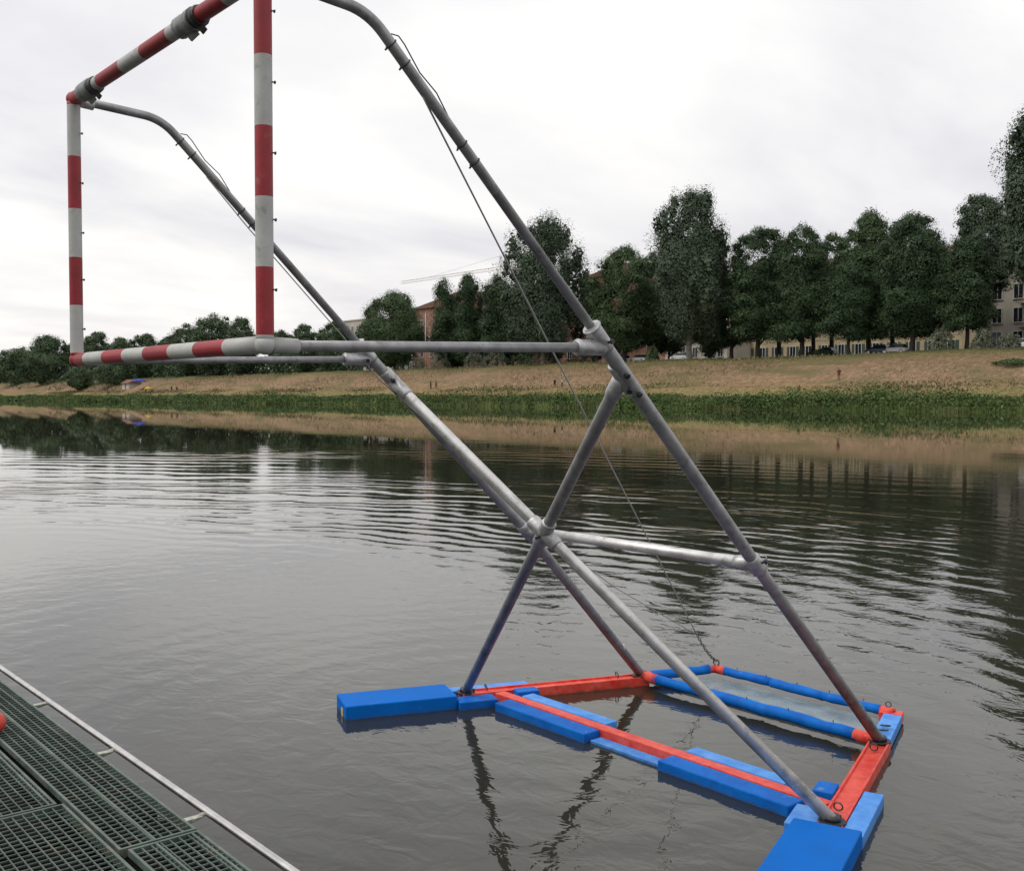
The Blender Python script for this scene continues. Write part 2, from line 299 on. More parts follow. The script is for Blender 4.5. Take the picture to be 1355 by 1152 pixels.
# ------------------------------------------------------------------ reeds and dry grass (stuff)
def blades(n, xr, yr, hr, wr, mtl, name, label, cat, dens=None, lean=.25):
    x = rng.uniform(FX(xr[0]), FX(xr[1]), n); u = rng.random(n); y = yr[0]+(yr[1]-yr[0])*u**1.5
    cl = .5+.28*np.sin(y*.21+np.sin(y*.05)*3)*np.sin(x*.8+y*.09)+.22*np.sin(y*.83+np.sin(y*.31)*2+x*.5)
    cl = cl*(.72+.28*np.sin(y*.047+1.3))
    edge = .5*np.sin(y*.05)+.35*np.sin(y*.17+1)
    z = np.interp(x, [a for a, b in PROF], [b for a, b in PROF]); x = x+edge*(x < 124)
    h = rng.uniform(*hr, n)*(.40+1.05*cl); wd = rng.uniform(*wr, n)*(1+ y/300.)
    a = rng.uniform(0, math.pi, n); dx = np.cos(a)*wd/2; dy = np.sin(a)*wd/2
    lx = rng.normal(0, lean, n)*h; ly = rng.normal(0, lean, n)*h
    V = np.empty((n, 4, 3)); b = np.stack([x, y, z-.15], 1)
    V[:, 0] = b+np.stack([-dx*.6, -dy*.6, 0*x], 1); V[:, 1] = b+np.stack([dx*.6, dy*.6, 0*x], 1)
    tp = b+np.stack([lx, ly, h+.15], 1); V[:, 2] = tp+np.stack([dx*.5, dy*.5, -.1*h], 1); V[:, 3] = tp-np.stack([dx*.2, dy*.2, 0*x], 1)
    o = rawquads(name, V, mtl, None, np.clip(.5*cl+.5*rng.random(n)+rng.normal(0, .12, n), 0, 1)); return props(o, label, cat, None, 'stuff')
blades(24000, (110.2, 118.0), (10, 560), (.5, 1.2), (.10, .24), MT['reed'], 'reeds', 'belt of green reeds and tall grass growing along the far waterline', 'reeds')
blades(30000, (117, 144), (10, 430), (.10, .34), (.08, .24), MT['dry'], 'dry_grass', 'tufts of dry brown grass covering the sloping far bank', 'dry grass', lean=.5)
blades(16000, (116, 127), (10, 430), (.08, .30), (.12, .35), MT['reed'], 'green_grass', 'low green grass tufts on the terrace above the reeds', 'grass', lean=.5)

def thicket(n):
    u = rng.random(n); y = 10+550*u**1.5; x = rng.uniform(FX(110.0), FX(118.2), n); e_ = .5*np.sin(y*.05)+.35*np.sin(y*.17+1)
    nm = 900; my = 10+550*rng.random(nm)**1.5; mx_ = rng.uniform(FX(110.6), FX(117.6), nm); mr = rng.uniform(.7, 2.1, nm); mh = rng.uniform(.35, 1.5, nm)*(.6+.6*np.sin(my*.06+.5)**2)*(1+.6*np.exp(-((my-70)/35.)**2))
    k = rng.choice(nm, n, p=mr**2/np.sum(mr**2)); a = rng.uniform(0, 2*math.pi, n); q = np.sqrt(rng.random(n)); d = np.stack([np.cos(a)*q, np.sin(a)*q], 1)
    x = mx_[k]+d[:, 0]*mr[k]*.8; y = my[k]+d[:, 1]*mr[k]*1.6; x = np.maximum(x, FX(109.9)); e_ = .5*np.sin(y*.05)+.35*np.sin(y*.17+1)
    z = np.interp(x, [a_ for a_, b_ in PROF], [b_ for a_, b_ in PROF]); z = np.maximum(z, 0)+mh[k]*np.sqrt(1-q**2*.96)*rng.uniform(.25, 1.05, n)**.6
    nr = np.stack([d[:, 0]*.6, d[:, 1]*.6, .7+0*x], 1)+rng.normal(size=(n, 3))*.5; sz = rng.uniform(.16, .36, n)*(1+y/350)
    tone = rng.random(nm); o = quads('waterside_plants', np.stack([x+e_, y, z], 1), nr, sz, rng.uniform(.35, .8, n), MT['bankleaf'], None, np.clip(.65*tone[k]+.35*rng.random(n), 0, 1))
    props(o, 'mounds of low green waterside plants along the far waterline', 'plants', None, 'stuff')
thicket(90000)
# ------------------------------------------------------------------ trees
def crown(H, base, Rm, kind, nleaf, mtl, parent, seed):
    rg = np.random.default_rng(seed)
    hh = H-base
    def prof(t):
        if kind == 'poplar': return np.clip(np.sin(np.pi*np.clip(t*.86+.10, 0, 1))**.55, .05, 1)
        if kind == 'column': return np.clip((1-(2*t-1)**6), .1, 1)**.7*(1-.35*t)
        if kind == 'lime': return np.clip(np.where(t < .25, .70+t*1.2, (1-np.clip((t-.25)/.75, 0, 1)**2.8)**.60), .16, 1)
        return np.clip((1-(2*t-.95)**2), .03, 1)**.5
    nl = {'poplar': 150, 'column': 60, 'lime': 140, 'round': 110}[kind]; leafk = float(np.clip(H/24., .9, 1.15))*LS[0]
    t = rg.random(nl*3); keep = rg.random(nl*3) < prof(t)**1.2; t = t[keep][:nl]; nl = len(t)
    ang = rg.random(nl)*2*math.pi; rad = prof(t)*Rm*np.sqrt(rg.uniform(.12, 1, nl))*rg.uniform(.75, 1.03, nl)
    asym = 1+.20*np.sin(ang*2+seed+t*3)+.15*np.sin(ang*3+seed*2+t*9)
    rad = rad*asym*.90
    t = np.minimum(t, .93); C = np.stack([rad*np.cos(ang), rad*np.sin(ang), base+.04*hh+t*hh*.95], 1)
    lr = Rm*rg.uniform(.20, .36, nl)*(1.08-.22*t)
    if kind == 'column': lr = lr*1.7
    sc = {'poplar': (.72, .72, 1.55), 'column': (.9, .9, 1.2), 'lime': (1.15, 1.15, .62), 'round': (1, 1, .85)}[kind]
    k = rg.choice(nl, nleaf, p=lr**2/np.sum(lr**2))
    d = rg.normal(size=(nleaf, 3)); d[:, 2] = np.abs(d[:, 2])*np.where(rg.random(nleaf) < .7, 1, -1); d /= np.linalg.norm(d, axis=1, keepdims=True)
    rr = lr[k]*rg.uniform(.55, 1.08, nleaf)**.6
    if kind in ('poplar', 'round'): rr *= np.where(rg.random(nleaf) < .07, 1.25, 1)
    Pp = C[k]+d*rr[:, None]*np.array(sc)
    if kind == 'lime': Pp[:, 2] -= (np.hypot(d[:, 0], d[:, 1])**2)*rr*.35
    Pp[:, 2] = np.maximum(Pp[:, 2], base-.3+rg.random(nleaf)*.9)
    out_ = Pp-np.array([0, 0, base+hh*.35]); out_ /= np.linalg.norm(out_, axis=1, keepdims=True)+1e-6
    nrm = d*.8+out_*.5+rg.normal(size=(nleaf, 3))*.38+np.array([0, 0, .3])
    sz = rg.uniform(.16, .35, nleaf)*leafk
    vals = np.clip(rg.random(nleaf)*.28+.60*(rg.random(nl)**1.3)[k]+.22*d[:, 2]*(rg.random(nleaf)), 0, 1)  # upper side of each clump toned lighter, light from above put into colour
    # loose leaves through the whole envelope
    ne = nleaf//3; te = rg.random(ne); ae = rg.random(ne)*2*math.pi; re = prof(te)*Rm*(1+.20*np.sin(ae*2+seed+te*3)+.15*np.sin(ae*3+seed*2+te*9))*.90*rg.uniform(.55, 1.0, ne)**.6*(1+.15*np.sin(te*19+ae*4+seed))
    Pe = np.stack([re*np.cos(ae), re*np.sin(ae), base+.04*hh+te*hh*.93+rg.normal(size=ne)*.3], 1); ve = np.stack([np.cos(ae), np.sin(ae), te*1.4-.3], 1)+rg.normal(size=(ne, 3))*.45
    Pp = np.concatenate([Pp, Pe]); nrm = np.concatenate([nrm, ve]); sz = np.concatenate([sz, rg.uniform(.16, .36, ne)*leafk]); vals = np.concatenate([vals, np.clip(rg.random(ne)*.5+.2*np.sin(ae*5+te*17)+.1, 0, 1)])
    # inner mass that closes each clump, toned dark for the crown's inner shade
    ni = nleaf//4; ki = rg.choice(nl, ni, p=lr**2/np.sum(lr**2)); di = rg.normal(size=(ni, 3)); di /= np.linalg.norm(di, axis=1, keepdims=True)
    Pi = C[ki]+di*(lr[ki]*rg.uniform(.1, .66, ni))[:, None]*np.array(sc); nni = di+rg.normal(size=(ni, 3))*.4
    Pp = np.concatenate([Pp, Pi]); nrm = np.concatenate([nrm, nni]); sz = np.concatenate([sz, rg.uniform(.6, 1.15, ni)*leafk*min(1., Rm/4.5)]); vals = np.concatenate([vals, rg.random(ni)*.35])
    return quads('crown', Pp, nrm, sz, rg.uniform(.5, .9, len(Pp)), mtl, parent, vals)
def trunk(H, base, Rm, mtl, parent, seed, pale=False):
    rg = random.Random(seed); r = .018*H+.05; tb = MB()
    pts = [(0, 0, -.4), (0, 0, .3), (rg.uniform(-.15, .15), rg.uniform(-.15, .15), base*.6), (rg.uniform(-.3, .3), rg.uniform(-.3, .3), base+.25*(H-base)), (rg.uniform(-.4, .4), rg.uniform(-.4, .4), base+.7*(H-base))]
    tb.tube(pts, [r*1.35, r*1.05, r*.85, r*.6, r*.2], 10)
    for i in range(8):
        z0 = base*rg.uniform(.75, 1.1)+(H-base)*.06*i; a = rg.random()*6.28; l = Rm*rg.uniform(.3, .55)
        tb.tube([(0, 0, z0), (math.cos(a)*l*.45, math.sin(a)*l*.45, z0+l*.45), (math.cos(a)*l, math.sin(a)*l, z0+l*1.1)], [r*.45, r*.28, r*.08], 7)
    return tb.build('trunk', mtl, parent)
TK = 0; LS = [1.0]
def tree(px, top, halfw, X, kind, mt, label, group, base=2.6, n=8500, bark='bark', name='tree'):
    """px, top, halfw: measured place, top and half width of the crown in the photograph; X: distance row on the far bank"""
    global TK; TK += 1; X = FX(X)
    c = atX(px, 470, X); gzv = gz(X); top_z = atX(px, top, X).z
    depth = (c-CAM).dot(FW); Rm = halfw*1.06*depth/FPX; H = top_z-gzv
    o = empty(name, (c.x, c.y, gzv), label, 'tree', group); o.rotation_euler.z = (TK*1.7) % 6.28
    nn_ = int(n*min(1.6, max(.5, halfw/45.)))
    LS[0] = max(1.0, depth/200.)
    crown(H, base, Rm, kind, nn_, MT[mt], o, 100+TK); trunk(H, base, Rm, MT[bark], o, 100+TK)
    return o
GR = 'row of trees along the top of the far bank'; GB = 'second row of trees behind the embankment trees'; GF = 'distant trees along the bank at the left'
T_ = [
 (1390, 112, 68, 140, 'poplar', 'leaf_poplar', 'tallest poplar, loose grey green crown cut by the right edge', 8.5, 'poplar_tree'),
 (1279, 312, 40, 149, 'lime', 'leaf_dark', 'very dark tiered chestnut tree in front of the balcony building', 2.6, 'chestnut_tree'),
 (1206, 279, 55, 149, 'lime', 'leaf_dark', 'broad dark chestnut tree just left of the silvery round shrub', 2.2, 'chestnut_tree'),
 (1123, 342, 37, 147, 'lime', 'leaf_dark', 'lower dark tree standing in front of the ochre building, third trunk from the right', 2.0, 'chestnut_tree'),
 (1150, 274, 42, 154, 'lime', 'leaf_mid', 'tall leafy tree rising behind the lower dark tree', 2.2, 'chestnut_tree'),
 (1060, 294, 46, 149, 'lime', 'leaf_dark', 'dark dome shaped tree with two thin trunks above a pale wall', 2.2, 'chestnut_tree'),
 (1003, 297, 42, 149, 'lime', 'leaf_dark', 'dark dense tree right beside the grey green poplar', 2.6, 'chestnut_tree'),
 (912, 252, 58, 144, 'poplar', 'leaf_poplar', 'big grey green poplar with pale trunk standing above the goal leg', 3.0, 'poplar_tree'),
 (826, 322, 48, 149, 'round', 'leaf_mid', 'dark bushy tree left of the big grey green poplar', 1.5, 'leafy_tree'),
 (719, 294, 58, 145, 'poplar', 'leaf_poplar', 'feathery wide poplar crossed by the steel cable', 1.8, 'poplar_tree'),
 (657, 364, 26, 149, 'column', 'leaf_dark', 'narrow dark tree touching the left side of the feathery poplar', 1.5, 'column_tree'),
 (619, 361, 22, 149, 'column', 'leaf_dark', 'right one of two narrow column trees before the brick church', 1.5, 'column_tree'),
 (588, 366, 21, 149, 'column', 'leaf_dark', 'left one of two narrow column trees before the brick church', 1.5, 'column_tree'),
 (523, 387, 47, 146, 'round', 'leaf_mid', 'wide rounded tree left of the pale flagpole', .6, 'leafy_tree'),
 (443, 425, 24, 150, 'round', 'leaf_mid', 'small round tree behind the far leg of the goal', .5, 'leafy_tree'),
]
for a in T_: tree(*a[:6], a[6], GR, a[7], 36000, 'barkpale' if (a[4] == 'poplar') else 'bark', a[8])
B_ = [(1296, 258, 38, 158, 'round', 'leaf_poplar', 'lighter green tree rising between the dark chestnut and the tallest poplar', 13),
 (1245, 318, 34, 160, 'round', 'leaf_dark', 'dim tree filling the gap right of the broad chestnut', 5),
 (1180, 300, 34, 160, 'round', 'leaf_mid', 'tree crown showing between the two tall chestnuts', 4),
 (1100, 305, 34, 160, 'round', 'leaf_mid', 'tree crown filling the gap left of the tall leafy tree', 4),
 (1031, 308, 30, 159, 'round', 'leaf_dark', 'tree crown filling the gap between the two dark domes', 4),
 (968, 322, 34, 158, 'round', 'leaf_dark', 'dark tree partly hidden behind the right side of the big poplar', 2),
 (862, 330, 30, 158, 'round', 'leaf_dark', 'dark tree partly hidden behind the left side of the big poplar', 2),
 (785, 372, 32, 158, 'round', 'leaf_dark', 'low dark tree below the tiled roof gable', 1),
 (690, 372, 34, 158, 'round', 'leaf_dark', 'dark tree behind the left half of the feathery poplar', 1),
 (640, 405, 26, 156, 'round', 'leaf_mid', 'green tree low between the narrow column trees', .5),
 (603, 432, 24, 153, 'round', 'leaf_mid', 'low bright green bushy tree under the two column trees', .3),
 (604, 400, 20, 155, 'round', 'leaf_dark', 'dark tree filling the space between the two narrow column trees', .5),
 (672, 392, 24, 155, 'round', 'leaf_dark', 'dark tree between the narrow tree and the feathery poplar', .5),
 (1076, 318, 30, 161, 'round', 'leaf_mid', 'tree crown seen behind the gap right of the two thin trunks', 4),
 (940, 352, 36, 160, 'round', 'leaf_dark', 'dark tree close behind the right foot of the big poplar', 1),
 (885, 372, 34, 161, 'round', 'leaf_dark', 'dark tree close behind the left foot of the big poplar', 1),
 (490, 418, 26, 156, 'round', 'leaf_dark', 'dark tree behind the wide rounded tree', .4)]
for a in B_: tree(*a[:6], a[6], GB, a[7], 20000, 'bark', 'leafy_tree')
F_ = [(402, 428, 20, 146, 'right'), (372, 436, 20, 150, 'b'), (318, 418, 26, 143, 'c'), (283, 413, 34, 146, 'd'), (247, 426, 24, 144, 'e'), (222, 445, 18, 150, 'e2'), (193, 441, 22, 148, 'f'), (160, 446, 22, 150, 'g'), (128, 438, 24, 145, 'h'), (98, 452, 18, 150, 'h2'), (62, 443, 34, 138, 'i'), (20, 460, 28, 138, 'j'), (-14, 470, 26, 140, 'k'), (-50, 474, 26, 144, 'n'), (-82, 478, 26, 146, 'o'), (-112, 482, 26, 148, 'p'), (-140, 486, 24, 150, 'q'), (-165, 489, 22, 150, 'r'), (150, 470, 26, 132, 'l'), (105, 484, 18, 128, 'm')]
FL = ['rounded tree just right of the near striped post', 'low tree seen right behind the near striped post', 'right lobe of the cloud shaped tree clump left of the near striped post', 'tallest rounded tree between the two striped posts', 'left shoulder tree of the cloud shaped clump', 'small tree in the dip left of the cloud shaped clump', 'low tree above the middle of the striped lower bar', 'low tree above the third stripe of the lower bar', 'rounded tree just right of the far striped post', 'tree hidden mostly by the far striped post', 'big dark tree left of the far striped post', 'dark tree near the left edge of the picture', 'tree cut by the left edge of the picture', 'first distant tree outside the left edge of the picture', 'second distant tree outside the left edge of the picture', 'third distant tree outside the left edge of the picture', 'fourth distant tree outside the left edge of the picture', 'fifth and farthest distant tree outside the left edge', 'dark tree below the striped lower bar', 'low bushy tree below the red corner of the goal']
for a, lb in zip(F_, FL): tree(a[0], a[1], a[2], a[3], 'round', 'leaf_far', lb, GF, .4, 18000, 'bark', 'leafy_tree')
for k, (px, tp, hw) in enumerate([(1475, 250, 50), (1570, 280, 50)]): tree(px, tp, hw, 150, 'lime', 'leaf_dark', ['dark tree just outside the right edge of the picture', 'dark tree further outside the right edge'][k], GR, 3, 6000, 'bark', 'chestnut_tree')

def shrub(px, top, hw, X, mt, label, n=1500, base_y=None):
    global TK; TK += 1; X = FX(X)
    c = atX(px, 470, X); z0 = gz(X); H = max(.6, atX(px, top, X).z-z0); dep = (c-CAM).dot(FW); Rm = hw*dep/FPX
    o = empty('shrub', (c.x, c.y, z0), label, 'shrub', 'shrubs along the bank top')
    rg = np.random.default_rng(900+TK)
    d = rg.normal(size=(n, 3)); d[:, 2] = np.abs(d[:, 2]); d /= np.linalg.norm(d, axis=1, keepdims=True)
    lob = 1+.22*np.sin(np.arctan2(d[:, 1], d[:, 0])*5+TK)*np.cos(d[:, 2]*4+TK)
    Pp = d*np.array([Rm*.8, Rm, H*.95])*(lob*rg.uniform(.6, 1.05, n)**.5)[:, None]
    quads('foliage', Pp, d*.8+rg.normal(size=(n, 3))*.5, rg.uniform(.18, .4, n), rg.uniform(.4, .9, n), MT[mt], o, rg.random(n))
    tb = MB()
    for i in range(5):
        a = i*1.256; tb.tube([(0, 0, -.2), (math.cos(a)*Rm*.3, math.sin(a)*Rm*.3, H*.45), (math.cos(a)*Rm*.5, math.sin(a)*Rm*.5, H*.75)], [.07, .05, .02], 6)
    tb.build('stem', MT['bark'], o)
for a in [(1245, 432, 19, 145.5, 'leaf_olive', 'silvery round shrub between the broad chestnut and the darkest chestnut'), (1300, 436, 15, 145.5, 'leaf_olive', 'silvery shrub at the foot of the balcony building'), (1336, 441, 14, 145.5, 'leaf_olive', 'low grey green shrub at the right edge below the balconies'),
 (628, 464, 17, 146, 'leaf_olive', 'pale rounded shrub left of the largest pale shrub'), (655, 462, 20, 146, 'leaf_olive', 'largest pale olive green shrub below the feathery poplar'), (583, 466, 16, 147, 'leaf_olive', 'pale shrub right of the flagpole foot'), (553, 472, 13, 147, 'leaf_olive', 'small olive shrub left of the flagpole foot'), (535, 474, 13, 147, 'leaf_mid', 'small green shrub near the red parasol'),
 (863, 458, 10, 146, 'leaf_mid', 'small dark shrub right below the goal joint'), (1085, 462, 16, 151, 'leaf_mid', 'low green shrub in front of the ochre wall'), (140, 492, 28, 126, 'leaf_far', 'dark waterside thicket under the striped lower bar'), (75, 500, 22, 128, 'leaf_far', 'dark thicket left of the red goal corner'), (25, 498, 26, 130, 'leaf_far', 'dark thicket at the left edge of the bank'), (1345, 476, 26, 133, 'leaf_mid', 'green bramble patch on the slope at the right edge'), (720, 464, 26, 150, 'leaf_dark', 'dark undergrowth under the feathery poplar'), (770, 462, 24, 152, 'leaf_dark', 'dark undergrowth left of the goal joint'), (690, 466, 20, 151, 'leaf_dark', 'dark undergrowth right of the largest pale shrub')]:
    shrub(*a, n=1600)
# distant hedge that closes the view under the trees on the left
n = 34000; px_ = rng.uniform(-190, 480, n); X_ = rng.uniform(147, 152, n); Pp = np.empty((n, 3))
for i in range(n):
    q = atX(px_[i], 480, X_[i]); Pp[i] = (q.x, q.y, gz(X_[i])+rng.random()**1.3*5.5)
props(quads('hedge', Pp, rng.normal(size=(n, 3)), rng.uniform(.5, 1.2, n), rng.uniform(.5, .9, n), MT['leaf_far'], None), 'long dark hedge and undergrowth beneath the distant trees at the left', 'hedge', None, 'stuff')

# ------------------------------------------------------------------ buildings
MT['ochre'] = mat('ochre_render', (.44, .35, .22), .9, 0, .12, .4)
MT['cream'] = mat('cream_render', (.50, .46, .40), .9, 0, .12, .4)
MT['pinkwall'] = mat('pink_brick', (.29, .15, .11), .9, 0, .2, .5)
MT['rooftile'] = mat('roof_tiles', (.16, .085, .06), .9, 0, .3, .8, .05, 3)
MT['glass'] = mat('window_glass', (.02, .025, .03), .12)
MT['shutter'] = mat('green_shutter', (.05, .08, .06), .7)
MT['frame'] = mat('white_frame', (.6, .6, .57), .6)
MT['brown'] = mat('brown_trim', (.15, .10, .07), .8)
MT['palewall'] = mat('pale_render', (.45, .42, .37), .9, 0, .12, .4)
def building(name, label, pxa, pxb, eave, X, wall, nx, nz, depth=14, roof='gable', shut=True, balc=False, z0=None, group=None, cat='building', sk=None, pitch=.42):
    a = atX(pxa, 470, X); b = atX(pxb, 470, X); y1, y0 = a.y, b.y; zt = atX((pxa+pxb)/2, eave, X).z; zg = gz(X) if z0 is None else z0
    o = empty(name, (X, (y0+y1)/2, zg), label, cat, group); W2 = (y1-y0)/2; H = zt-zg
    m = MB(); m.box(0, depth, -W2, W2, -.5, H); m.build('wall', wall, o)
    r = MB()
    if roof == 'gable':
        ov = .7; rh = depth*.2; vs = [(-ov, -W2-ov, H+.003), (depth+ov, -W2-ov, H+.003), (-ov, W2+ov, H+.003), (depth+ov, W2+ov, H+.003), (depth/2, -W2-ov, H+rh), (depth/2, W2+ov, H+rh)]
        r.add(vs, [(0, 2, 5, 4), (1, 4, 5, 3), (0, 4, 1), (2, 3, 5), (0, 1, 3, 2)])
    elif roof == 'gable_x':
        ov = .7; rh = W2*pitch; vs = [(-ov, -W2-ov, H+.003), (depth+ov, -W2-ov, H+.003), (-ov, W2+ov, H+.003), (depth+ov, W2+ov, H+.003), (-ov, 0, H+rh), (depth+ov, 0, H+rh)]
        r.add(vs, [(0, 1, 5, 4), (3, 2, 4, 5), (0, 4, 2), (1, 3, 5), (0, 2, 3, 1)])
    else: r.box(-.3, depth+.3, -W2-.3, W2+.3, H+.003, H+.4)
    ro = r.build('roof', MT['rooftile'] if roof != 'flat' else MT['palewall'], o)
    c = MB(); c.box(depth*.55, depth*.55+.9, W2*.3, W2*.3+.9, H+.3, H+depth*.2+1.2); c.build('chimney', wall, ro)
    fl = H/nz; ww = 2*W2/nx
    for i in range(nx):
        for k in range(nz):
            yc = -W2+ww*(i+.5); zc = fl*(k+.55); hw = min(.65, ww*.22); hh = min(1.05, fl*.3)
            if sk and (i, k) in sk: continue
            f = MB(); f.box(-.10, .02, yc-hw-.12, yc-hw, zc-hh, zc+hh); f.box(-.10, .02, yc+hw, yc+hw+.12, zc-hh, zc+hh); f.box(-.10, .02, yc-hw-.12, yc+hw+.12, zc+hh, zc+hh+.12); f.box(-.2, .02, yc-hw-.2, yc+hw+.2, zc-hh-.12, zc-hh)
            f.box(-.06, .02, yc-.04, yc+.04, zc-hh+.001, zc+hh-.001)
            wo = f.build('window', MT['frame'], o)
            q = MB(); q.box(-.03, .01, yc-hw+.002, yc-.042, zc-hh+.002, zc+hh-.002); q.build('pane', MT['glass'], wo); q = MB(); q.box(-.03, .01, yc+.042, yc+hw-.002, zc-hh+.002, zc+hh-.002); q.build('pane', MT['glass'], wo)
            if shut:
                q = MB(); q.box(-.08, .01, yc-hw*1.9-.16, yc-hw-.13, zc-hh, zc+hh); q.build('shutter', MT['shutter'], wo); q = MB(); q.box(-.08, .01, yc+hw+.13, yc+hw*1.9+.16, zc-hh, zc+hh); q.build('shutter', MT['shutter'], wo)
    for k in range(1, nz):
        if balc and k >= 1:
            q = MB(); q.box(-1.5, -.001, -W2*.75, W2*.2, fl*k+.02, fl*k+.22)
            bo = q.build('balcony', MT['palewall'], o)
            rl = MB()
            for j in range(22): yy_ = -W2*.75+.03+j*(W2*.95-.06)/21; rl.box(-1.47, -1.43, yy_-.02, yy_+.02, fl*k+.22, fl*k+1.15)
            rl.box(-1.49, -1.41, -W2*.75, W2*.2, fl*k+1.15, fl*k+1.21); rl.build('railing', MT['brown'], bo)
        else:
            q = MB(); q.box(-.07, -.001, -W2-.05, W2+.05, fl*k-.08, fl*k+.08); q.build('string_course', MT['palewall'], o)
    return o
building('apartment_building', 'long ochre apartment building behind the dark chestnut trees', 962, 1272, 352, 186, MT['ochre'], 14, 4)
building('apartment_building', 'cream balcony building at the right edge behind the darkest chestnut', 1305, 1420, 338, 158, MT['cream'], 4, 4, shut=False, balc=True)
building('brick_church', 'pink brick church with a broad tiled gable behind the narrow column trees', 546, 692, 402, 192, MT['pinkwall'], 5, 2, roof='gable_x', depth=30, shut=False, cat='church', pitch=.16)
building('brick_building', 'tall brown gabled building peeking between the two poplars', 772, 880, 362, 200, MT['pinkwall'], 5, 4, roof='gable_x', shut=False, pitch=.2)
building('pale_building', 'small pale flat roofed building left of the wide rounded tree', 452, 492, 424, 200, MT['palewall'], 4, 3, roof='flat', shut=False)
building('garden_wall_house', 'low pale house glimpsed behind trunks below the big poplar', 880, 962, 452, 178, MT['cream'], 5, 1, shut=False, roof='flat', cat='house')
building('low_house', 'low red kiosk building behind the flagpole foot', 552, 578, 447, 165, MT['pinkwall'], 2, 1, roof='flat', shut=False, cat='kiosk')
building('low_house', 'low brick shed glimpsed left of the goal joint', 745, 800, 452, 172, MT['pinkwall'], 3, 1, roof='flat', shut=False, cat='shed')
# kiosk at the left
c = atX(166, 506, FX(128)); o = empty('bank_hut', (c.x, c.y, gz(FX(128))-.2), 'small brown roofed hut on the bank beside the blue parasol', 'hut')
m = MB(); m.box(0, 4, -3.2, 3.2, 0, 2.2); m.build('wall', MT['palewall'], o); m = MB(); m.add([(-.6, -3.8, 2.2), (4.6, -3.8, 2.2), (-.6, 3.8, 2.2), (4.6, 3.8, 2.2), (2, -3.8, 3.6), (2, 3.8, 3.6)], [(0, 2, 5, 4), (1, 4, 5, 3), (0, 4, 1), (2, 3, 5), (0, 1, 3, 2)]); m.build('roof', MT['rooftile'], o)
m = MB(); m.box(-.05, .02, -.5, .5, .02, 2); m.build('door', MT['brown'], o)
def parasol(px, X, col, label, r=1.7, h=2.8):
    X = FX(X)
    c = atX(px, 500, X); o = empty('parasol', (c.x, c.y, gz(X)-.05), label, 'parasol')
    m = MB(); m.tube([(0, 0, 0), (0, 0, h)], .05, 8); m.build('pole', MT['frame'], o)
    m = MB(); vs = [(0, 0, h)]+[(r*math.cos(i*math.pi/4), r*math.sin(i*math.pi/4), h-.75) for i in range(8)]+[(r*math.cos(i*math.pi/4), r*math.sin(i*math.pi/4), h-1.05) for i in range(8)]
    m.add(vs, [(0, 1+i, 1+(i+1) % 8) for i in range(8)]+[(1+i, 9+i, 9+(i+1) % 8, 1+(i+1) % 8) for i in range(8)]); m.build('canopy', col, o)
parasol(184, 126, mat('blue_cloth', (.03, .06, .35), .8), 'blue parasol on the distant bank beside the small hut', 2.6, 4.2)
parasol(505, 148, mat('red_cloth', (.35, .04, .05), .8), 'dark red parasol on the bank top below the wide rounded tree', 2.2, 3.0)
parasol(196, 125, mat('yellow_cloth', (.5, .36, .04), .8), 'low yellow parasol right of the blue one on the distant bank', 1.3, 1.9)
# flagpole, crane
c = atX(563, 470, 147); o = empty('flagpole', (c.x, c.y, gz(147)), 'pale slim pole standing on the bank top between rounded tree and column trees', 'pole')
m = MB(); hp = atX(563, 414, 147).z-gz(147); m.tube([(0, 0, 0), (0, 0, hp)], [.11, .07], 10); m.build('shaft', MT['frame'], o); m = MB(); m.ball((0, 0, hp+.08), .13); m.build('finial', MT['frame'], o); m = MB(); m.box(-.3, .3, -.3, .3, 0, .25); m.build('base', MT['palewall'], o)
XC = 330; a = atX(531, 374, XC); b = atX(662, 374, XC); o = empty('tower_crane', (XC, b.y, gz(XC)), 'pale tower crane jib reaching out above the narrow trees', 'crane')
cm = mat('crane_paint', (.6, .54, .52), .7); H = a.z-gz(XC); Lj = a.y-b.y
def lattice(m, p0, p1, s, n_, r=.06):
    p0 = Vector(p0); p1 = Vector(p1); d = (p1-p0); ax = d.normalized(); s1 = Vector((1, 0, 0)); s2 = ax.cross(s1); cs = [s1*a_*s/2+s2*b_*s/2 for a_, b_ in ((1, 1), (1, -1), (-1, -1), (-1, 1))]
    for c_ in cs: m.tube([p0+c_, p1+c_], r, 6)
    for i in range(n_):
        for j in range(4): m.tube([p0+d*(i/n_)+cs[j], p0+d*((i+1)/n_)+cs[(j+1) % 4]], r*.6, 5)
m = MB(); lattice(m, (0, 0, 0), (0, 0, H), 1.6, 20); m.build('mast', cm, o)
m = MB(); lattice(m, (0, 0, H), (0, Lj, H), 1.3, 26); m.build('jib', cm, o)
m = MB(); lattice(m, (0, 0, H), (0, -13, H), 1.3, 8); m.build('counter_jib', cm, o)
m = MB(); lattice(m, (0, 0, H+.65), (0, 0, H+6), .9, 4); m.build('tower_peak', cm, o)
m = MB(); m.tube([(0, 0, H+6), (0, Lj*.7, H+.7)], .06, 6); m.tube([(0, 0, H+6), (0, -12, H+.7)], .06, 6); m.build('tie_rod', cm, o)
m = MB(); m.box(-1, 1, -13, -10, H-2.6, H-.7); m.build('counterweight', MT['palewall'], o)

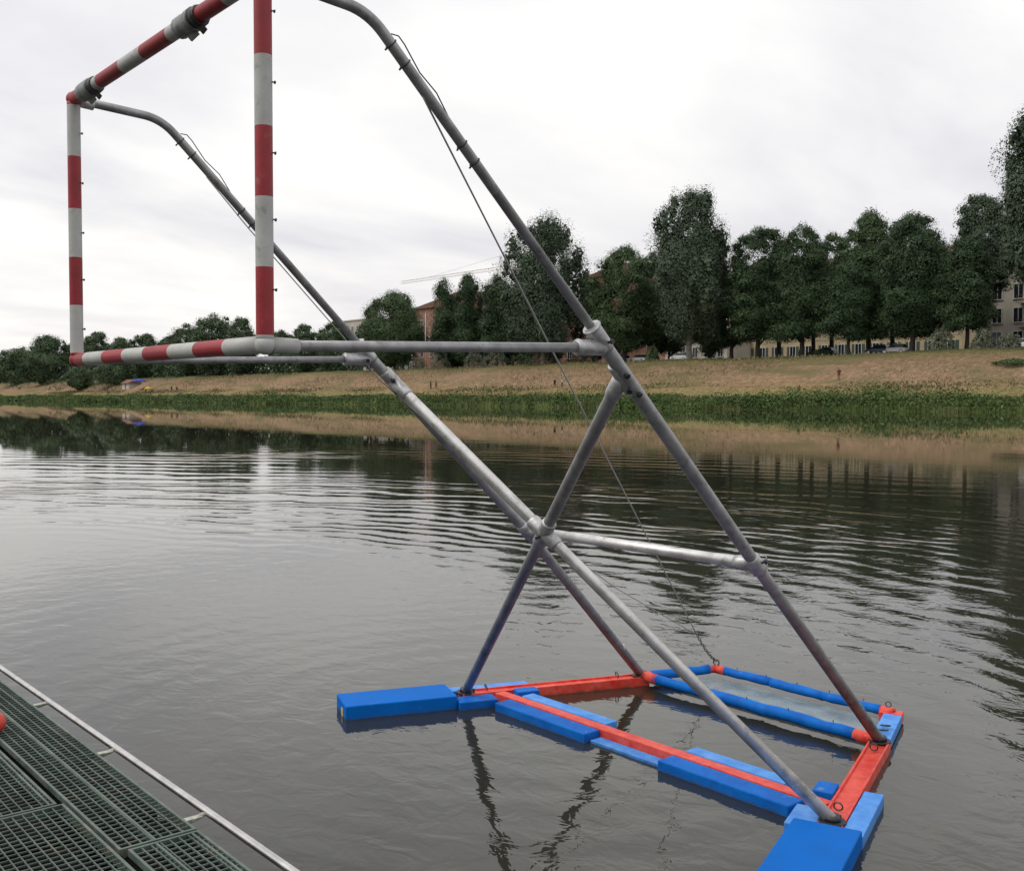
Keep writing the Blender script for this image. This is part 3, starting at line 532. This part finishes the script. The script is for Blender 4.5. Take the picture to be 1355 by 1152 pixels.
# ------------------------------------------------------------------ cars parked on the bank top
def car(px, X, colname, col, label, ang=math.pi/2):
    c = atX(px, 470, X); o = empty('parked_car', (c.x, c.y, gz(X)), label, 'car', 'cars parked behind the trees'); o.rotation_euler.z = ang
    pm = mat(colname+'_car_paint', col, .25, 0, .04, 2)
    sec = [(-2.1, .35, .62, .80), (-2.0, .3, .85, .84), (-1.2, .28, .93, .86), (.9, .28, .95, .86), (1.9, .3, .78, .82), (2.12, .36, .6, .76)]
    vs = []; fs = []
    for x, zb_, zt, hw in sec: vs += [(x, -hw, zb_), (x, -hw*1.0, zt-.12), (x, -hw*.9, zt), (x, hw*.9, zt), (x, hw, zt-.12), (x, hw, zb_)]
    for i in range(5):
        for j in range(6): fs.append((i*6+j, i*6+(j+1) % 6, (i+1)*6+(j+1) % 6, (i+1)*6+j))
    fs += [tuple(range(5, -1, -1)), tuple(range(30, 36))]
    m = MB(); m.add(vs, fs); m.build('body', pm, o, .04)
    cb = [(-1.75, .94, .74), (-1.35, 1.42, .62), (.25, 1.44, .62), (1.05, .94, .74)]
    vs = [];
    for x, z, hw in cb: vs += [(x, -hw, z), (x, hw, z)]
    m = MB(); m.add(vs+[], [(0, 1, 3, 2), (4, 5, 7, 6), (0, 2, 4, 6), (1, 7, 5, 3)]); m.build('window', MT['glass'], o)
    m = MB(); m.box(-1.33, .24, -.63, .63, 1.425, 1.475); m.build('roof', pm, o, .02)
    for sx in (-1.3, 1.32):
        for sy in (-1, 1):
            m = MB(); m.tube([(sx, sy*.66, .32), (sx, sy*.87, .32)], .32, 16); wo = m.build('wheel', MT['bolt'], o); m = MB(); m.tube([(sx, sy*.872, .32), (sx, sy*.885, .32)], .19, 12); m.build('rim', MT['metal_b'], wo)
    for sy in (-1, 1):
        m = MB(); m.ball((2.05, sy*.58, .64), .12, 10, 6, 0, (.5, 1.2, .7)); m.build('headlight', MT['frame'], o)
for a in [(822, 150, 'white', (.75, .75, .73), 'white parked car, left one of the pale cars under the big poplar'), (846, 151, 'ivory', (.72, .70, .62), 'pale parked car just left of the big poplar trunk'), (901, 150, 'silver', (.6, .6, .6), 'silver parked car right beside the big poplar trunk'),
          (1163, 151, 'navy', (.02, .03, .06), 'dark blue parked car between the chestnut trunks'), (1185, 151, 'pearl', (.6, .6, .58), 'light grey parked car left of the broad chestnut trunk'), (1092, 153, 'green', (.03, .06, .05), 'dark green parked car left of the lower dark tree trunk'), (1352, 150, 'chalk', (.75, .75, .75), 'white parked car cut by the right edge')]:
    car(a[0], a[1], a[2], a[3], a[4])

# ------------------------------------------------------------------ people
def person(px, py, X_, label, shirt, trousers, pose=0, h=1.72, yaw=0.):
    X = FX(X_); c = atX(px, py, X); c.z = gz(X)+hump(X, c.y); o = empty('person', c, label, 'person', 'people walking on the far bank'); o.rotation_euler.z = yaw
    k = h/1.72; st = .16 if pose else .08
    J = {'pelvis': (0, 0, .95), 'waist': (0, 0, 1.08), 'chest': (.01, 0, 1.30), 'neck': (.0, 0, 1.47), 'head': (.02, 0, 1.56), 'crownj': (.02, 0, 1.68)}
    E_ = [('pelvis', 'waist'), ('waist', 'chest'), ('chest', 'neck'), ('neck', 'head'), ('head', 'crownj')]; Rr = {'pelvis': .15, 'waist': .13, 'chest': .155, 'neck': .055, 'head': .085, 'crownj': .075}
    for s_, y in (('l', .1), ('r', -.1)):
        sg = 1 if s_ == 'l' else -1
        J.update({'hip'+s_: (0, y, .9), 'knee'+s_: (st*sg*.6+.02, y, .49), 'ankle'+s_: (st*sg*.9-.03, y, .08), 'toe'+s_: (st*sg*.9+.13, y*1.1, .03), 'sh'+s_: (0, y*1.9, 1.42), 'elb'+s_: (-st*sg*.7, y*2.4, 1.13), 'wr'+s_: (-st*sg*1.2+.12, y*2.4, .90), 'hand'+s_: (-st*sg*1.2+.16, y*2.4, .80)})
        E_ += [('pelvis', 'hip'+s_), ('hip'+s_, 'knee'+s_), ('knee'+s_, 'ankle'+s_), ('ankle'+s_, 'toe'+s_), ('chest', 'sh'+s_), ('sh'+s_, 'elb'+s_), ('elb'+s_, 'wr'+s_), ('wr'+s_, 'hand'+s_)]
        Rr.update({'hip'+s_: .095, 'knee'+s_: .06, 'ankle'+s_: .042, 'toe'+s_: .035, 'sh'+s_: .06, 'elb'+s_: .043, 'wr'+s_: .032, 'hand'+s_: .035})
    ns = list(J); me = bpy.data.meshes.new('body'); me.from_pydata([tuple(q*k for q in J[n_]) for n_ in ns], [(ns.index(a_), ns.index(b_)) for a_, b_ in E_], []); me.update()
    tmp = bpy.data.objects.new('body', me); link(tmp); sk = tmp.modifiers.new('skin', 'SKIN')
    for i, n_ in enumerate(ns): me.skin_vertices[0].data[i].radius = (Rr[n_]*k, Rr[n_]*k)
    me.skin_vertices[0].data[0].use_root = True
    sb = tmp.modifiers.new('sub', 'SUBSURF'); sb.levels = 1; sb.render_levels = 1
    dg = bpy.context.evaluated_depsgraph_get(); m2 = bpy.data.meshes.new_from_object(tmp.evaluated_get(dg)); bpy.data.objects.remove(tmp)
    m2.materials.clear()
    for mt_ in (MT['skin'], shirt, trousers, MT['bolt']): m2.materials.append(mt_)
    for f in m2.polygons:
        z = f.center.z/k; f.use_smooth = True
        f.material_index = 0 if (z > 1.47 or (abs(f.center.y) > .19 and z < 1.12)) else 1 if z > .97 else 2 if z > .09 else 3
    b_ = bpy.data.objects.new('body', m2); link(b_, o)
    m = MB(); m.ball((-.005*k, 0, 1.66*k), .10*k, 12, 8, 0, (1.05, .95, .8)); m.build('hair', MT['hair'], o)
MT['skin'] = mat('skin', (.42, .25, .18), .6); MT['hair'] = mat('hair', (.03, .02, .015), .7)
cl = lambda n_, c_: mat(n_+'_cloth', c_, .9)
DK = cl('black', (.012, .012, .015)); RD = cl('dark_red', (.12, .02, .02)); WH = cl('pale_grey', (.5, .5, .5)); BL = cl('navy', (.02, .03, .07)); BR = cl('brown', (.10, .06, .04))
person(734, 515, 124.6, 'left walker of the pair beside the cable, dressed in black', DK, DK, 1, 1.75, 1.2)
person(744, 514, 124.6, 'right walker of the pair beside the cable, pale top', WH, DK, 0, 1.68, 1.5)
person(570, 517, 124.6, 'person dressed all in black behind the far leg of the goal', DK, DK, 0, 1.8, 1.9)
person(577, 517, 124.6, 'person in brown just right of the all black figure', BR, BL, 1, 1.66, 1.6)
person(1110, 505, 127.2, 'lone person in dark red top below the lower dark tree', RD, BR, 1, 1.74, .6)
person(227, 518, 124.6, 'left walker of the distant pair under the striped lower bar', DK, BL, 1, 1.8, 1.0)
person(234, 518, 124.6, 'right walker of the distant pair, wearing a red top', RD, DK, 0, 1.75, 1.4)
person(143, 521, 120.5, 'distant person in brown on the bank beside the waterside thicket', BR, DK, 0, 1.7, 1.4)
person(193, 512, 124, 'distant person standing next to the yellow parasol', BL, DK, 0, 1.7, 1.4)

# ------------------------------------------------------------------ floating goal
goal = empty('canoe_polo_goal', (2.3, 0, 0), 'floating canoe polo goal with red and white striped frame on blue foam floats', 'floating goal')
OFF = Vector((-2.3, 0, -.192))
def G(p): return Vector(p)+OFF                         # goal coordinates: z .192 is the waterline
def gtube(name, pts, r, mt, parent=goal, seg=20, **k):
    return MB().tube([G(p) for p in pts], r, seg, **k).build(name, MT[mt], parent)
def lerp(a, b, t): return tuple(a[i]+(b[i]-a[i])*t for i in range(3))
def banded(name, pts, bounds, first, r, axis):
    """painted tube: bounds are the places along the axis where the paint changes"""
    p0, p1 = pts; vals = [p0[axis]]+bounds+[p1[axis]]; P_ = []; ms = []; c_ = first
    for i, v_ in enumerate(vals):
        t = (v_-p0[axis])/(p1[axis]-p0[axis]); P_.append(G(lerp(p0, p1, t)))
        if i < len(vals)-1: ms.append(c_); c_ = 1-c_
    # a fine lip at each change of tape
    return MB().tube(P_, r, 28, mis=ms).build(name, [MT['whitetape'], MT['redtape']], goal)
W1 = .775; RP = .0245; z0, z1 = 2.03, 3.03
banded('post', ((0, W1, z0+.004), (0, W1, z1-.004)), [2.056, 2.24, 2.424, 2.61, 2.81, 3.005], 1, RP, 2)
pn = banded('post', ((0, -W1, z0+.004), (0, -W1, z1-.004)), [2.055, 2.24, 2.43, 2.62, 2.81, 3.0], 0, RP, 2)
banded('lower_bar', ((0, W1+.004, z0), (0, -W1-.004, z0)), [.645, .443, .242, .051, -.156, -.35, -.553], 1, RP*1.01, 1)
banded('crossbar', ((0, W1+.004, z1), (0, -W1-.004, z1)), [.53, .469, .245, .054, -.164, -.36, -.56, -.70], 1, RP*1.01, 1)
for yy_ in (.60, -.30):
    for k, (q0, q1, rr, mt_) in enumerate(((.065, -.045, .0335, 'tape'), (-.047, -.085, .031, 'blacktape'))):
        m = MB(); nn_ = 11; P_ = []; Rr = []; rg = random.Random(int(yy_*100)+k)
        for i in range(nn_): P_.append(G((0, yy_+q0+(q1-q0)*i/(nn_-1), z1-.002))); Rr.append(rr*rg.uniform(.93, 1.07))
        m.tube(P_, Rr, 14); tw = m.build('tape_wrap', MT[mt_], goal)
        m = MB(); c0 = G((.0, yy_+q0*.4+q1*.6, z1)); w_ = .028 if k == 0 else .014
        vs = [(c0.x-.004+a_*.016+b_*.004, c0.y+c_*w_-.01*a_, c0.z-.026-a_*.022+.004*math.sin(c_*5)) for b_ in (0, 1) for a_ in (0, .5, 1) for c_ in (-1, 0, 1)]
        fs = [(r_*3+q, r_*3+q+1, r_*3+q+4, r_*3+q+3) for r_ in range(2) for q in range(2)]; fs = fs+[tuple(9+x for x in reversed(f)) for f in fs]+[(0, 9, 10, 1), (1, 10, 11, 2), (6, 7, 16, 15), (7, 8, 17, 16), (0, 3, 12, 9), (3, 6, 15, 12), (2, 11, 14, 5), (5, 14, 17, 8)]
        m.add(vs, fs); m.build('tape_flap', MT['blacktape' if k else 'tape'], tw)
for s in (1, -1): MB().ball(G((0, W1*s, z0)), .0285, 20, 12).build('corner_cap', MT['whitetape' if s < 0 else 'redtape'], goal)
MB().ball(G((0, W1, z1)), .0275, 20, 12).build('corner_cap', MT['redtape'], goal)
# bolts (small hook eyes) on the posts
def bolt(p, d, s=1.0, parent=goal):
    p = G(p); d = Vector(d).normalized(); m = MB(); m.tube([p, p+d*.014*s], .0035*s, 8); m.tube([p+d*.012*s, p+d*.019*s], .0075*s, 6); return m.build('bolt', MT['bolt'], parent)
for z in (2.15, 2.34, 2.52, 2.71, 2.90): bolt((0.017, W1-.015, z), (.75, -.66, -.2), .6); bolt((.017, -W1-.015, z+.03), (.75, -.66, -.2), .6)
Tn = (.344, .766, 3.01); Jn = (1.329, .761, 2.08); Kn = (1.451, .745, 1.968); Mn = (2.288, .727, 1.185); An = (2.214, 1.148, .243); En = (3.231, .763, .243)
def mir(p, s): return (p[0], p[1]*s, p[2])
for s in (1, -1):
    # upper arm with its bend, then the long leg down to the rear of the base
    T = Vector(mir(Tn, s)); a = Vector(mir((.0, W1, 3.03), s)); J = Vector(mir(Jn, s))
    a = a+(T-a)*.07; d0 = (a-T).normalized(); d1 = (J-T).normalized(); P_ = [a]
    for i in range(9):
        q = i/8; P_.append((T+d0*.075*(1-q)**2)*1.0+d1*.075*q**2+(d0+d1)*0)
    P_.append(J+d1*.08)
    gtube('upper_arm', P_, .0168, 'metal')
    gtube('arm_socket', [mir((.02, W1, 3.026), s), mir((.075, W1, 3.022), s)], .023, 'metal_b')
    gtube('lower_arm', [mir((.02, W1, z0-.004), s), mir((1.30, .763, 2.062), s)], .0165 if s < 0 else .0145, 'metal')
    gtube('arm_socket', [mir((.018, W1, z0-.002), s), mir((.10, W1, z0-.001), s)], [.0235, .020], 'whitetape')
    # lower leg, wider tube
    Mv = Vector(mir(Mn, s)); E = Vector(mir(En, s)); Kv = Vector(mir(Kn, s)); dl = (E-J).normalized()
    gtube('leg', [J-(Mv-J).normalized()*.04, J, Mv, E+Vector((0, 0, .005))], .0265, 'metal')
    # coupler where the lower arm meets the leg
    cp = MB(); dn = (Mv-J).normalized(); cp.tube([G(J-dn*.085), G(J-dn*.07), G(J+dn*.02), G(J+dn*.035)], [.026, .031, .031, .027], 24)
    cp.tube([G(mir((1.195, .764, 2.059), s)), G(mir((1.21, .764, 2.06), s)), G(J+Vector((0, 0, -.018)))], [.022, .028, .028], 20)
    cp.torus(G(J-dn*.075), dn, .030, .006, 20, 8); cp.torus(G(mir((1.205, .764, 2.06), s)), (1, 0, 0), .026, .0045, 20, 8)
    cp.build('coupler', MT['cast'], goal)
    bolt(tuple(J+dn*.0+Vector((0, s*.028, 0))), (0, s, .1), 1.3); bolt(mir((J.x-.03, J.y*s-.03, J.z-.02), s), (-.2, -1, -.3), 1.3)
    # brace from this leg to the opposite front foot
    Ao = Vector(mir(An, -s)); A = Kv; db = (Ao-A).normalized()
    gtube('brace', [A+db*.0, A+db*.03, Ao+Vector((0, 0, .005))], .026, 'metal_b' if s > 0 else 'metal')  # one brace in the lit tone, its mirror twin in the shaded tone
    cp = MB(); cp.tube([G(Kv-dn*.06), G(Kv-dn*.05), G(Kv+dn*.07), G(Kv+dn*.085)], [.028, .032, .032, .028], 24); cp.tube([G(Kv), G(Kv+db*.11), G(Kv+db*.12)], [.030, .031, .028], 20)
    cp.torus(G(Kv+dn*.08), dn, .030, .004, 20, 8); cp.build('fork_fitting', MT['cast'], goal)
    for q, d_ in ((-.03, (0, -1, -.6)), (.06, (.2, -1, -.8)), (.05, (-.6, -.6, -.5))): bolt(tuple(Kv+dn*q+Vector(d_).normalized()*.028), d_, 1.5)
    # coupler at the rear cross tube
    cp = MB(); dm = (E-Mv).normalized(); cp.tube([G(Mv-dm*.05), G(Mv-dm*.04), G(Mv+dm*.04), G(Mv+dm*.05)], [.028, .0335, .0335, .028], 24); cp.tube([G(Mv), G(Mv+Vector((0, -s*.085, 0))), G(Mv+Vector((0, -s*.10, 0)))], [.03, .031, .028], 20); cp.build('coupler', MT['cast'], goal)
    bolt(tuple(Mv+Vector((0, s*.03, .01))), (.3, s, .4), 1.4)
    # shoes where tubes meet the base
    for F_, nm in ((An, 'foot_plate'), (En, 'foot_plate')):
        f = Vector(mir(F_, s)); m = MB(); c_ = G(f); m.tube([c_+Vector((0, 0, -.002)), c_+Vector((0, 0, .006))], .052, 20); m.tube([c_+Vector((0, 0, .006)), c_+Vector((0, 0, .026))], [.034, .031], 20); m.build(nm, MT['bolt'], goal)
gtube('cross_tube', [mir(Mn, 1), mir(Mn, -1)], .0245, 'metal_b')
# centre joint where the braces cross
K1 = Vector(Kn); Aop = Vector(mir(An, -1)); tt = K1.y/(K1.y-Aop.y); XC_ = K1+(Aop-K1)*tt
for s in (1, -1):
    Kv = Vector(mir(Kn, s)); Ao = Vector(mir(An, -s)); db = (Ao-Kv).normalized()
    cp = MB(); cp.tube([G(XC_-db*.085), G(XC_-db*.075), G(XC_+db*.075), G(XC_+db*.085)], [.028, .0335, .0335, .028], 24); cp.build('cross_fitting', MT['cast'], goal)
gtube('cross_bolt', [XC_+Vector((-.05, 0, -.02)), XC_+Vector((.05, 0, .02))], .007, 'bolt')
# base -----------------------------------------------------------------
zb = .243
def ring_(p, n_, R_=.017, r_=.0035, name='shackle'): return MB().torus(G(p), n_, R_, r_, 16, 8).build(name, MT['chain'], goal)
for s in (1, -1):
    u = (.9352, -.3540*s); nv = (.3540, .9352*s); o_ = (An[0]+OFF.x, An[1]*s)
    zt = zb+OFF.z
    m = MB()                                            # channel section beam: web and two raised lips
    m.obox(o_, u, nv, -.03, 1.12, -.042, .042, zt-.05, zt-.008); m.obox(o_, u, nv, -.03, 1.12, -.047, -.037, zt-.055, zt+.002); m.obox(o_, u, nv, -.03, 1.12, .037, .047, zt-.055, zt+.002)
    m.build('side_beam', MT['redbeam'], goal, .002)
    m = MB(); m.obox(o_, u, nv, -.70, -.085, -.128, .128, zt-.16, zt+.022)
    bf = m.build('big_float', MT['blueflat'], goal, .006)
    if s > 0:
        st = MB(); st.obox(o_, u, nv, -.7025, -.7005, -.055, -.015, zt-.062, zt-.01); st.build('sticker', MT['yellow'], bf)
    m = MB(); m.obox(o_, u, nv, -.083, .40, .050, .130, zt-.12, zt-.003); m.build('foam_plank', MT['bluefoam_l'], goal, .004)
    m = MB(); m.obox(o_, u, nv, -.083, .135, -.165, -.050, zt-.12, zt-.006); m.build('foam_plank', MT['bluefoam_l' if s < 0 else 'bluefoam'], goal, .004)
    m = MB(); m.obox(o_, u, nv, .262, .392, -.135, -.050, zt-.10, zt+.012); m.build('foam_block', MT['bluefoam'], goal, .004)
    for q in (.12, .93): ring_((An[0]+u[0]*q, An[1]*s+u[1]*q, zb+.018), (u[0], u[1], .2))
    m = MB(); c_ = G((En[0]+.03, En[1]*s-.012*s, zb-.02)); 
    for q in (-.025, .02): bolt((An[0]+u[0]*.03, An[1]*s+u[1]*.03+q, zb+.0), (0, 0, 1), 1.2)
zt = zb+OFF.z; fx = 2.367+OFF.x
m = MB(); m.box(fx-.034, fx+.034, -1.035, 1.035, zt-.052, zt-.001); m.build('front_beam', MT['redbeam'], goal, .003)
for y0_, y1_ in ((.22, .905), (-.945, -.25)):
    m = MB(); m.box(fx-.145, fx-.037, y0_, y1_, zt-.13, zt-.004); m.build('foam_float', MT['bluefoam'], goal, .006)
for y0_, y1_ in ((.25, .89), (-.80, -.262)):
    m = MB(); m.box(fx+.037, fx+.12, y0_, y1_, zt-.09, zt+.003); m.build('foam_plank', MT['bluefoam_l'], goal, .004)
m = MB(); m.box(fx-.115, fx-.040, -.24, .21, zt-.16, zt-.036); m.build('low_foam_plank', MT['bluefoam_l'], goal, .004)
# rear bay: blue tubes, red corners
Gn = (3.695, .575, .243)
def wav(a_, b_, n_, r_, seed): 
    rg = random.Random(seed); P_ = []; Rr = []
    for i in range(n_+1):
        P_.append(G(lerp(a_, b_, i/n_))+Vector((rg.uniform(-.002, .002), 0, rg.uniform(-.004, .004)))); Rr.append(r_*rg.uniform(.90, 1.10))
    return P_, Rr
eC = lerp(mir(En, 1), mir(En, -1), .075); eD = lerp(mir(En, 1), mir(En, -1), .925)
P_, Rr = wav(eC, eD, 14, .030, 3); MB().tube(P_, Rr, 18).build('blue_sleeve', MT['bluefoam'], goal)
gtube('rear_cross_bar', [En, lerp(En, mir(En, -1), .085)], .030, 'redbeam'); gtube('rear_cross_bar', [lerp(En, mir(En, -1), .915), mir(En, -1)], .030, 'redbeam')
g1 = lerp(mir(Gn, 1), mir(Gn, -1), .045); g2 = lerp(mir(Gn, 1), mir(Gn, -1), .94)
for q0, q1 in ((0, .335), (.335, .665), (.665, 1)):
    P_, Rr = wav(lerp(g1, g2, q0), lerp(g1, g2, q1), 6, .025, int(q0*100)); MB().tube(P_, Rr, 16).build('blue_sleeve', MT['bluefoam'], goal)
gtube('rear_bar', [Gn, lerp(Gn, mir(Gn, -1), .06)], .026, 'redbeam'); gtube('rear_bar', [lerp(Gn, mir(Gn, -1), .93), mir(Gn, -1)], .026, 'redbeam'); gtube('rod', [Gn, mir(Gn, -1)], .012, 'bolt')
gtube('rear_side_bar', [En, Gn], .022, 'redbeam')
P_, Rr = wav(lerp(En, Gn, .12), lerp(En, Gn, .90), 6, .028, 9); MB().tube(P_, Rr, 16).build('blue_sleeve', MT['bluefoam'], goal)
C_ = Vector(mir(En, -1)); H_ = Vector(mir(Gn, -1)); d_ = (H_-C_); ln = d_.length; d_.normalize()
m = MB(); m.obox((C_.x+OFF.x, C_.y), (d_.x, d_.y), (-d_.y, d_.x), .03, ln-.035, -.045, .045, zt-.045, zt+.004); m.build('blue_plate', MT['bluefoam_l'], goal, .003)
m = MB(); m.obox((C_.x+OFF.x, C_.y), (d_.x, d_.y), (-d_.y, d_.x), ln-.032, ln+.04, -.045, .07, zt-.04, zt+.006); m.build('red_corner', MT['redbeam'], goal, .003)
for q in (.12, .2): ring_(tuple(C_+d_*q+Vector((0, .0, .02))), (.3, .2, 1), .022, .004)
ring_((Gn[0], Gn[1], zb+.04), (1, .3, .1), .018, .004); ring_((Gn[0], -Gn[1]+.03, zb+.04), (1, .3, .1), .014, .003)
m = MB(); a1, a2, a3, a4 = [G((p[0], p[1], .204)) for p in ((En[0]+.055, En[1]-.05, 0), (En[0]+.055, -En[1]+.05, 0), (Gn[0]-.035, -Gn[1]+.04, 0), (Gn[0]-.035, Gn[1]-.04, 0))]
dn = Vector((0, 0, -.006)); m.add([a1, a2, a3, a4, a1+dn, a2+dn, a3+dn, a4+dn], [(0, 1, 2, 3), (7, 6, 5, 4), (0, 4, 5, 1), (1, 5, 6, 2), (2, 6, 7, 3), (3, 7, 4, 0)])
m.build('pale_panel', MT['panel'], goal)
for q in range(5):                                      # small holes / screws on the blue sleeves
    bolt(tuple(Vector(lerp(g1, g2, .1+q*.2))+Vector((0, 0, .027))), (0, 0, 1), .5); bolt(tuple(Vector(lerp(eC, eD, .1+q*.2))+Vector((-.01, 0, .034))), (0, 0, 1), .5)
# cables, chain, ties ---------------------------------------------------
Gt = Vector((Gn[0]-.01, Gn[1]+.0, .30)); ch_top = Vector((Gn[0]-.16, Gn[1]+.02, .47))
def cable(a_, b_, sag, r_=.0032):
    a_ = Vector(a_); b_ = Vector(b_); P_ = [a_+(b_-a_)*(i/16)+Vector((0, 0, -sag*4*(i/16)*(1-i/16))) for i in range(17)]
    return MB().tube([G(p_) for p_ in P_], r_, 8).build('cable', MT['wire'], goal)
cable((.542, -.765, 2.80), ch_top, .0)
Tq = Vector(Tn); Jq = Vector(Jn); dq = (Jq-Tq).normalized(); nq = Vector((-dq.z, 0, dq.x)); dm_ = Vector(Mn)
MB().tube([G(Tq+dq*.28-nq*.019), G(Tq+dq*.55-nq*.030), G(Jq-nq*.034-dq*.1), G(Jq+dq*.12-nq*.040), G(dm_+Vector((-.30, -.06, .30))), G(dm_+Vector((.05, -.07, -.02))), G((dm_+ch_top)*.5+Vector((0, 0, -.015))), G(ch_top)], .0027, 8).build('cable', MT['wire'], goal)
m = MB(); dch = (Vector((Gn[0], Gn[1], zb+.05))-ch_top); nl_ = 12
for i in range(nl_):
    c_ = ch_top+dch*((i+.5)/nl_)+Vector((0, 0, -.02*math.sin(math.pi*i/nl_))); ax = Vector((1, .2, 0)) if i % 2 else dch.cross(Vector((1, .2, 0)))
    ax = (ax-dch.normalized()*ax.dot(dch.normalized())); m.torus(G(c_), ax, .0075, .0026, 12, 6, 0, dch)
m.build('chain', MT['chain'], goal)
for s in (1, -1):                                       # cable spliced along the top of each arm
    m = MB(); T = Vector(mir(Tn, s)); J = Vector(mir(Jn, s)); d1 = (J-T).normalized(); upn = Vector((d1.z*-1, 0, d1.x)).normalized()
    a_ = T+d1*.09+upn*.022; pts_ = [G(a_+upn*.0), G(a_+d1*.02+upn*.018), G(a_+d1*.05+upn*.018), G(a_+d1*.14+upn*.004), G(a_+d1*.22+upn*.012), G(a_+d1*.30-upn*.004)]
    m.tube(pts_, .0021, 8); m.tube([G(a_+d1*.03+Vector((0, .01, 0))), G(a_+d1*.17+Vector((0, .012, 0))), G(a_+d1*.33-upn*.035)], .0018, 8)
    for q in (.03, .10, .40, .47):
        m.torus(G(T+d1*(.08+q)), d1, .0185, .0020, 18, 6)
        m.tube([G(T+d1*(.08+q)-upn*.02), G(T+d1*(.08+q)-upn*.030)], .0032, 6)
    m.build('cable_splice', MT['bolt'], goal)
m = MB(); q_ = Vector(Mn)*1; Mneg = Vector(mir(Mn, -1))
m.tube([G(Mneg+Vector((.03, 0, .035))), G(Mneg+Vector((.06, -.01, .03))), G(Mneg+Vector((.075, -.01, -.06)))], .0022, 6); m.build('zip_tie', MT['zip'], goal)
El = Vector(En); Mv = Vector(Mn); q_ = Mv+(El-Mv)*.83; m = MB(); m.tube([G(q_+Vector((-.01, -.02, .01))), G(q_+Vector((-.03, -.03, .06)))], .004, 6); m.build('zip_tie', MT['zip'], goal)

# ------------------------------------------------------------------ walkway of steel grating on pontoons
deck = empty('grating_walkway', (0, 0, 0), 'green grey steel grating walkway floating at the lower left corner', 'walkway')
ZD = .251
def grating(x0, x1, y0, y1, thick=()):
    m = MB(); f = .010
    m.box(x0, x0+f, y0, y1, ZD-.022, ZD); m.box(x1-f, x1, y0, y1, ZD-.032, ZD); m.box(x0+f, x1-f, y0, y0+f, ZD-.032, ZD); m.box(x0+f, x1-f, y1-f, y1, ZD-.032, ZD)
    o = m.build('grating_panel', MT['grate'], deck)
    m = MB(); nx_ = max(2, round((x1-x0-2*f)/.0335)); ny_ = round((y1-y0-2*f)/.0345)
    for i in range(1, nx_): x = x0+f+(x1-x0-2*f)*i/nx_; m.box(x-.0017, x+.0017, y0+f, y1-f, ZD-.008, ZD-.0016)
    for j in range(1, ny_): y = y0+f+(y1-y0-2*f)*j/ny_; m.box(x0+f, x1-f, y-.0017, y+.0017, ZD-.008, ZD-.0028)
    props(m.build('grid_bars', MT['grate'], o), kind='stuff')
    if thick:
        m = MB()
        for x in thick: m.box(x-.004, x+.004, y0+f, y1-f, ZD-.031, ZD-.0005)
        m.build('bearing_bar', MT['grate'], o)
grating(-.172, .088, -.095, 2.45, (-.052,)); grating(-.150, .088, -2.60, -.108, (.062, -.06)); grating(-.172, .088, 2.463, 4.9, (-.052,))
grating(-1.10, -.205, .425, 2.90, (-.228,)); grating(-1.10, -.186, -2.05, .412, ()); grating(-2.03, -1.115, -2.05, .412); grating(-2.03, -1.115, .425, 2.9); grating(-1.10, -.186, -4.6, -2.063); grating(-2.03, -1.115, -4.6, -2.063)
for y in (.871, -.1): 
    m = MB(); m.box(-.172+.011, .088-.011, y-.003+(.01 if y > 0 else .22), y+.003+(.01 if y > 0 else .22), ZD-.03, ZD-.001) if y > 0 else m.box(-.15, .12, -1.3, -1.294, ZD-.03, ZD-.001); m.build('cross_bar', MT['grate'], deck)
for k, (x0, x1) in enumerate(((-.17, .083), (-2.0, -.24))):
    for j in range(4):
        m = MB(); m.box(x0, x1, -4.6+j*2.4, -4.6+j*2.4+2.35, -.20, ZD-.026); m.build('pontoon', MT['pontoon'], deck, .03)
m = MB(); m.tube([(.200, -4.8, ZD+.003), (.190, -2, ZD+.002), (.176, 0, ZD), (.150, 2.6, ZD), (.146, 4.9, ZD)], .0140, 20); m.build('edge_pipe', MT['steelpipe'], deck)
for y in (-1.75, -.87, .008, .868, 1.735, 2.6, 3.47):
    m = MB(); m.tube([(.080, y, ZD-.014), (.120, y, ZD-.012), (.155, y+.003, ZD-.004), (.166, y+.003, ZD-.003)], [.009, .009, .009, .006], 10); m.box(.084, .150, y-.013, y+.013, ZD-.007, ZD-.003); m.build('pipe_bracket', MT['mud'], deck)
m = MB(); m.tube([(-.168, -.12, ZD-.07), (-.12, -.16, ZD-.065)], .02, 12); m.box(-.20, -.155, -.5, -.115, ZD-.10, ZD-.05); m.build('lock_pin', MT['mud'], deck)
# red buoy
c = atX(-9, 961, -.17); by = empty('small_buoy', (c.x, c.y, ZD+.045), 'small red round buoy lying on the grating at the left edge', 'buoy')
m = MB(); m.ball((0, 0, 0), .052, 24, 16, 0, (1, 1, .95)); m.build('shell', MT['buoyred'], by); m = MB(); m.torus((-.01, 0, .055), (0, 1, 0), .012, .004); m.build('eye', MT['bolt'], by)
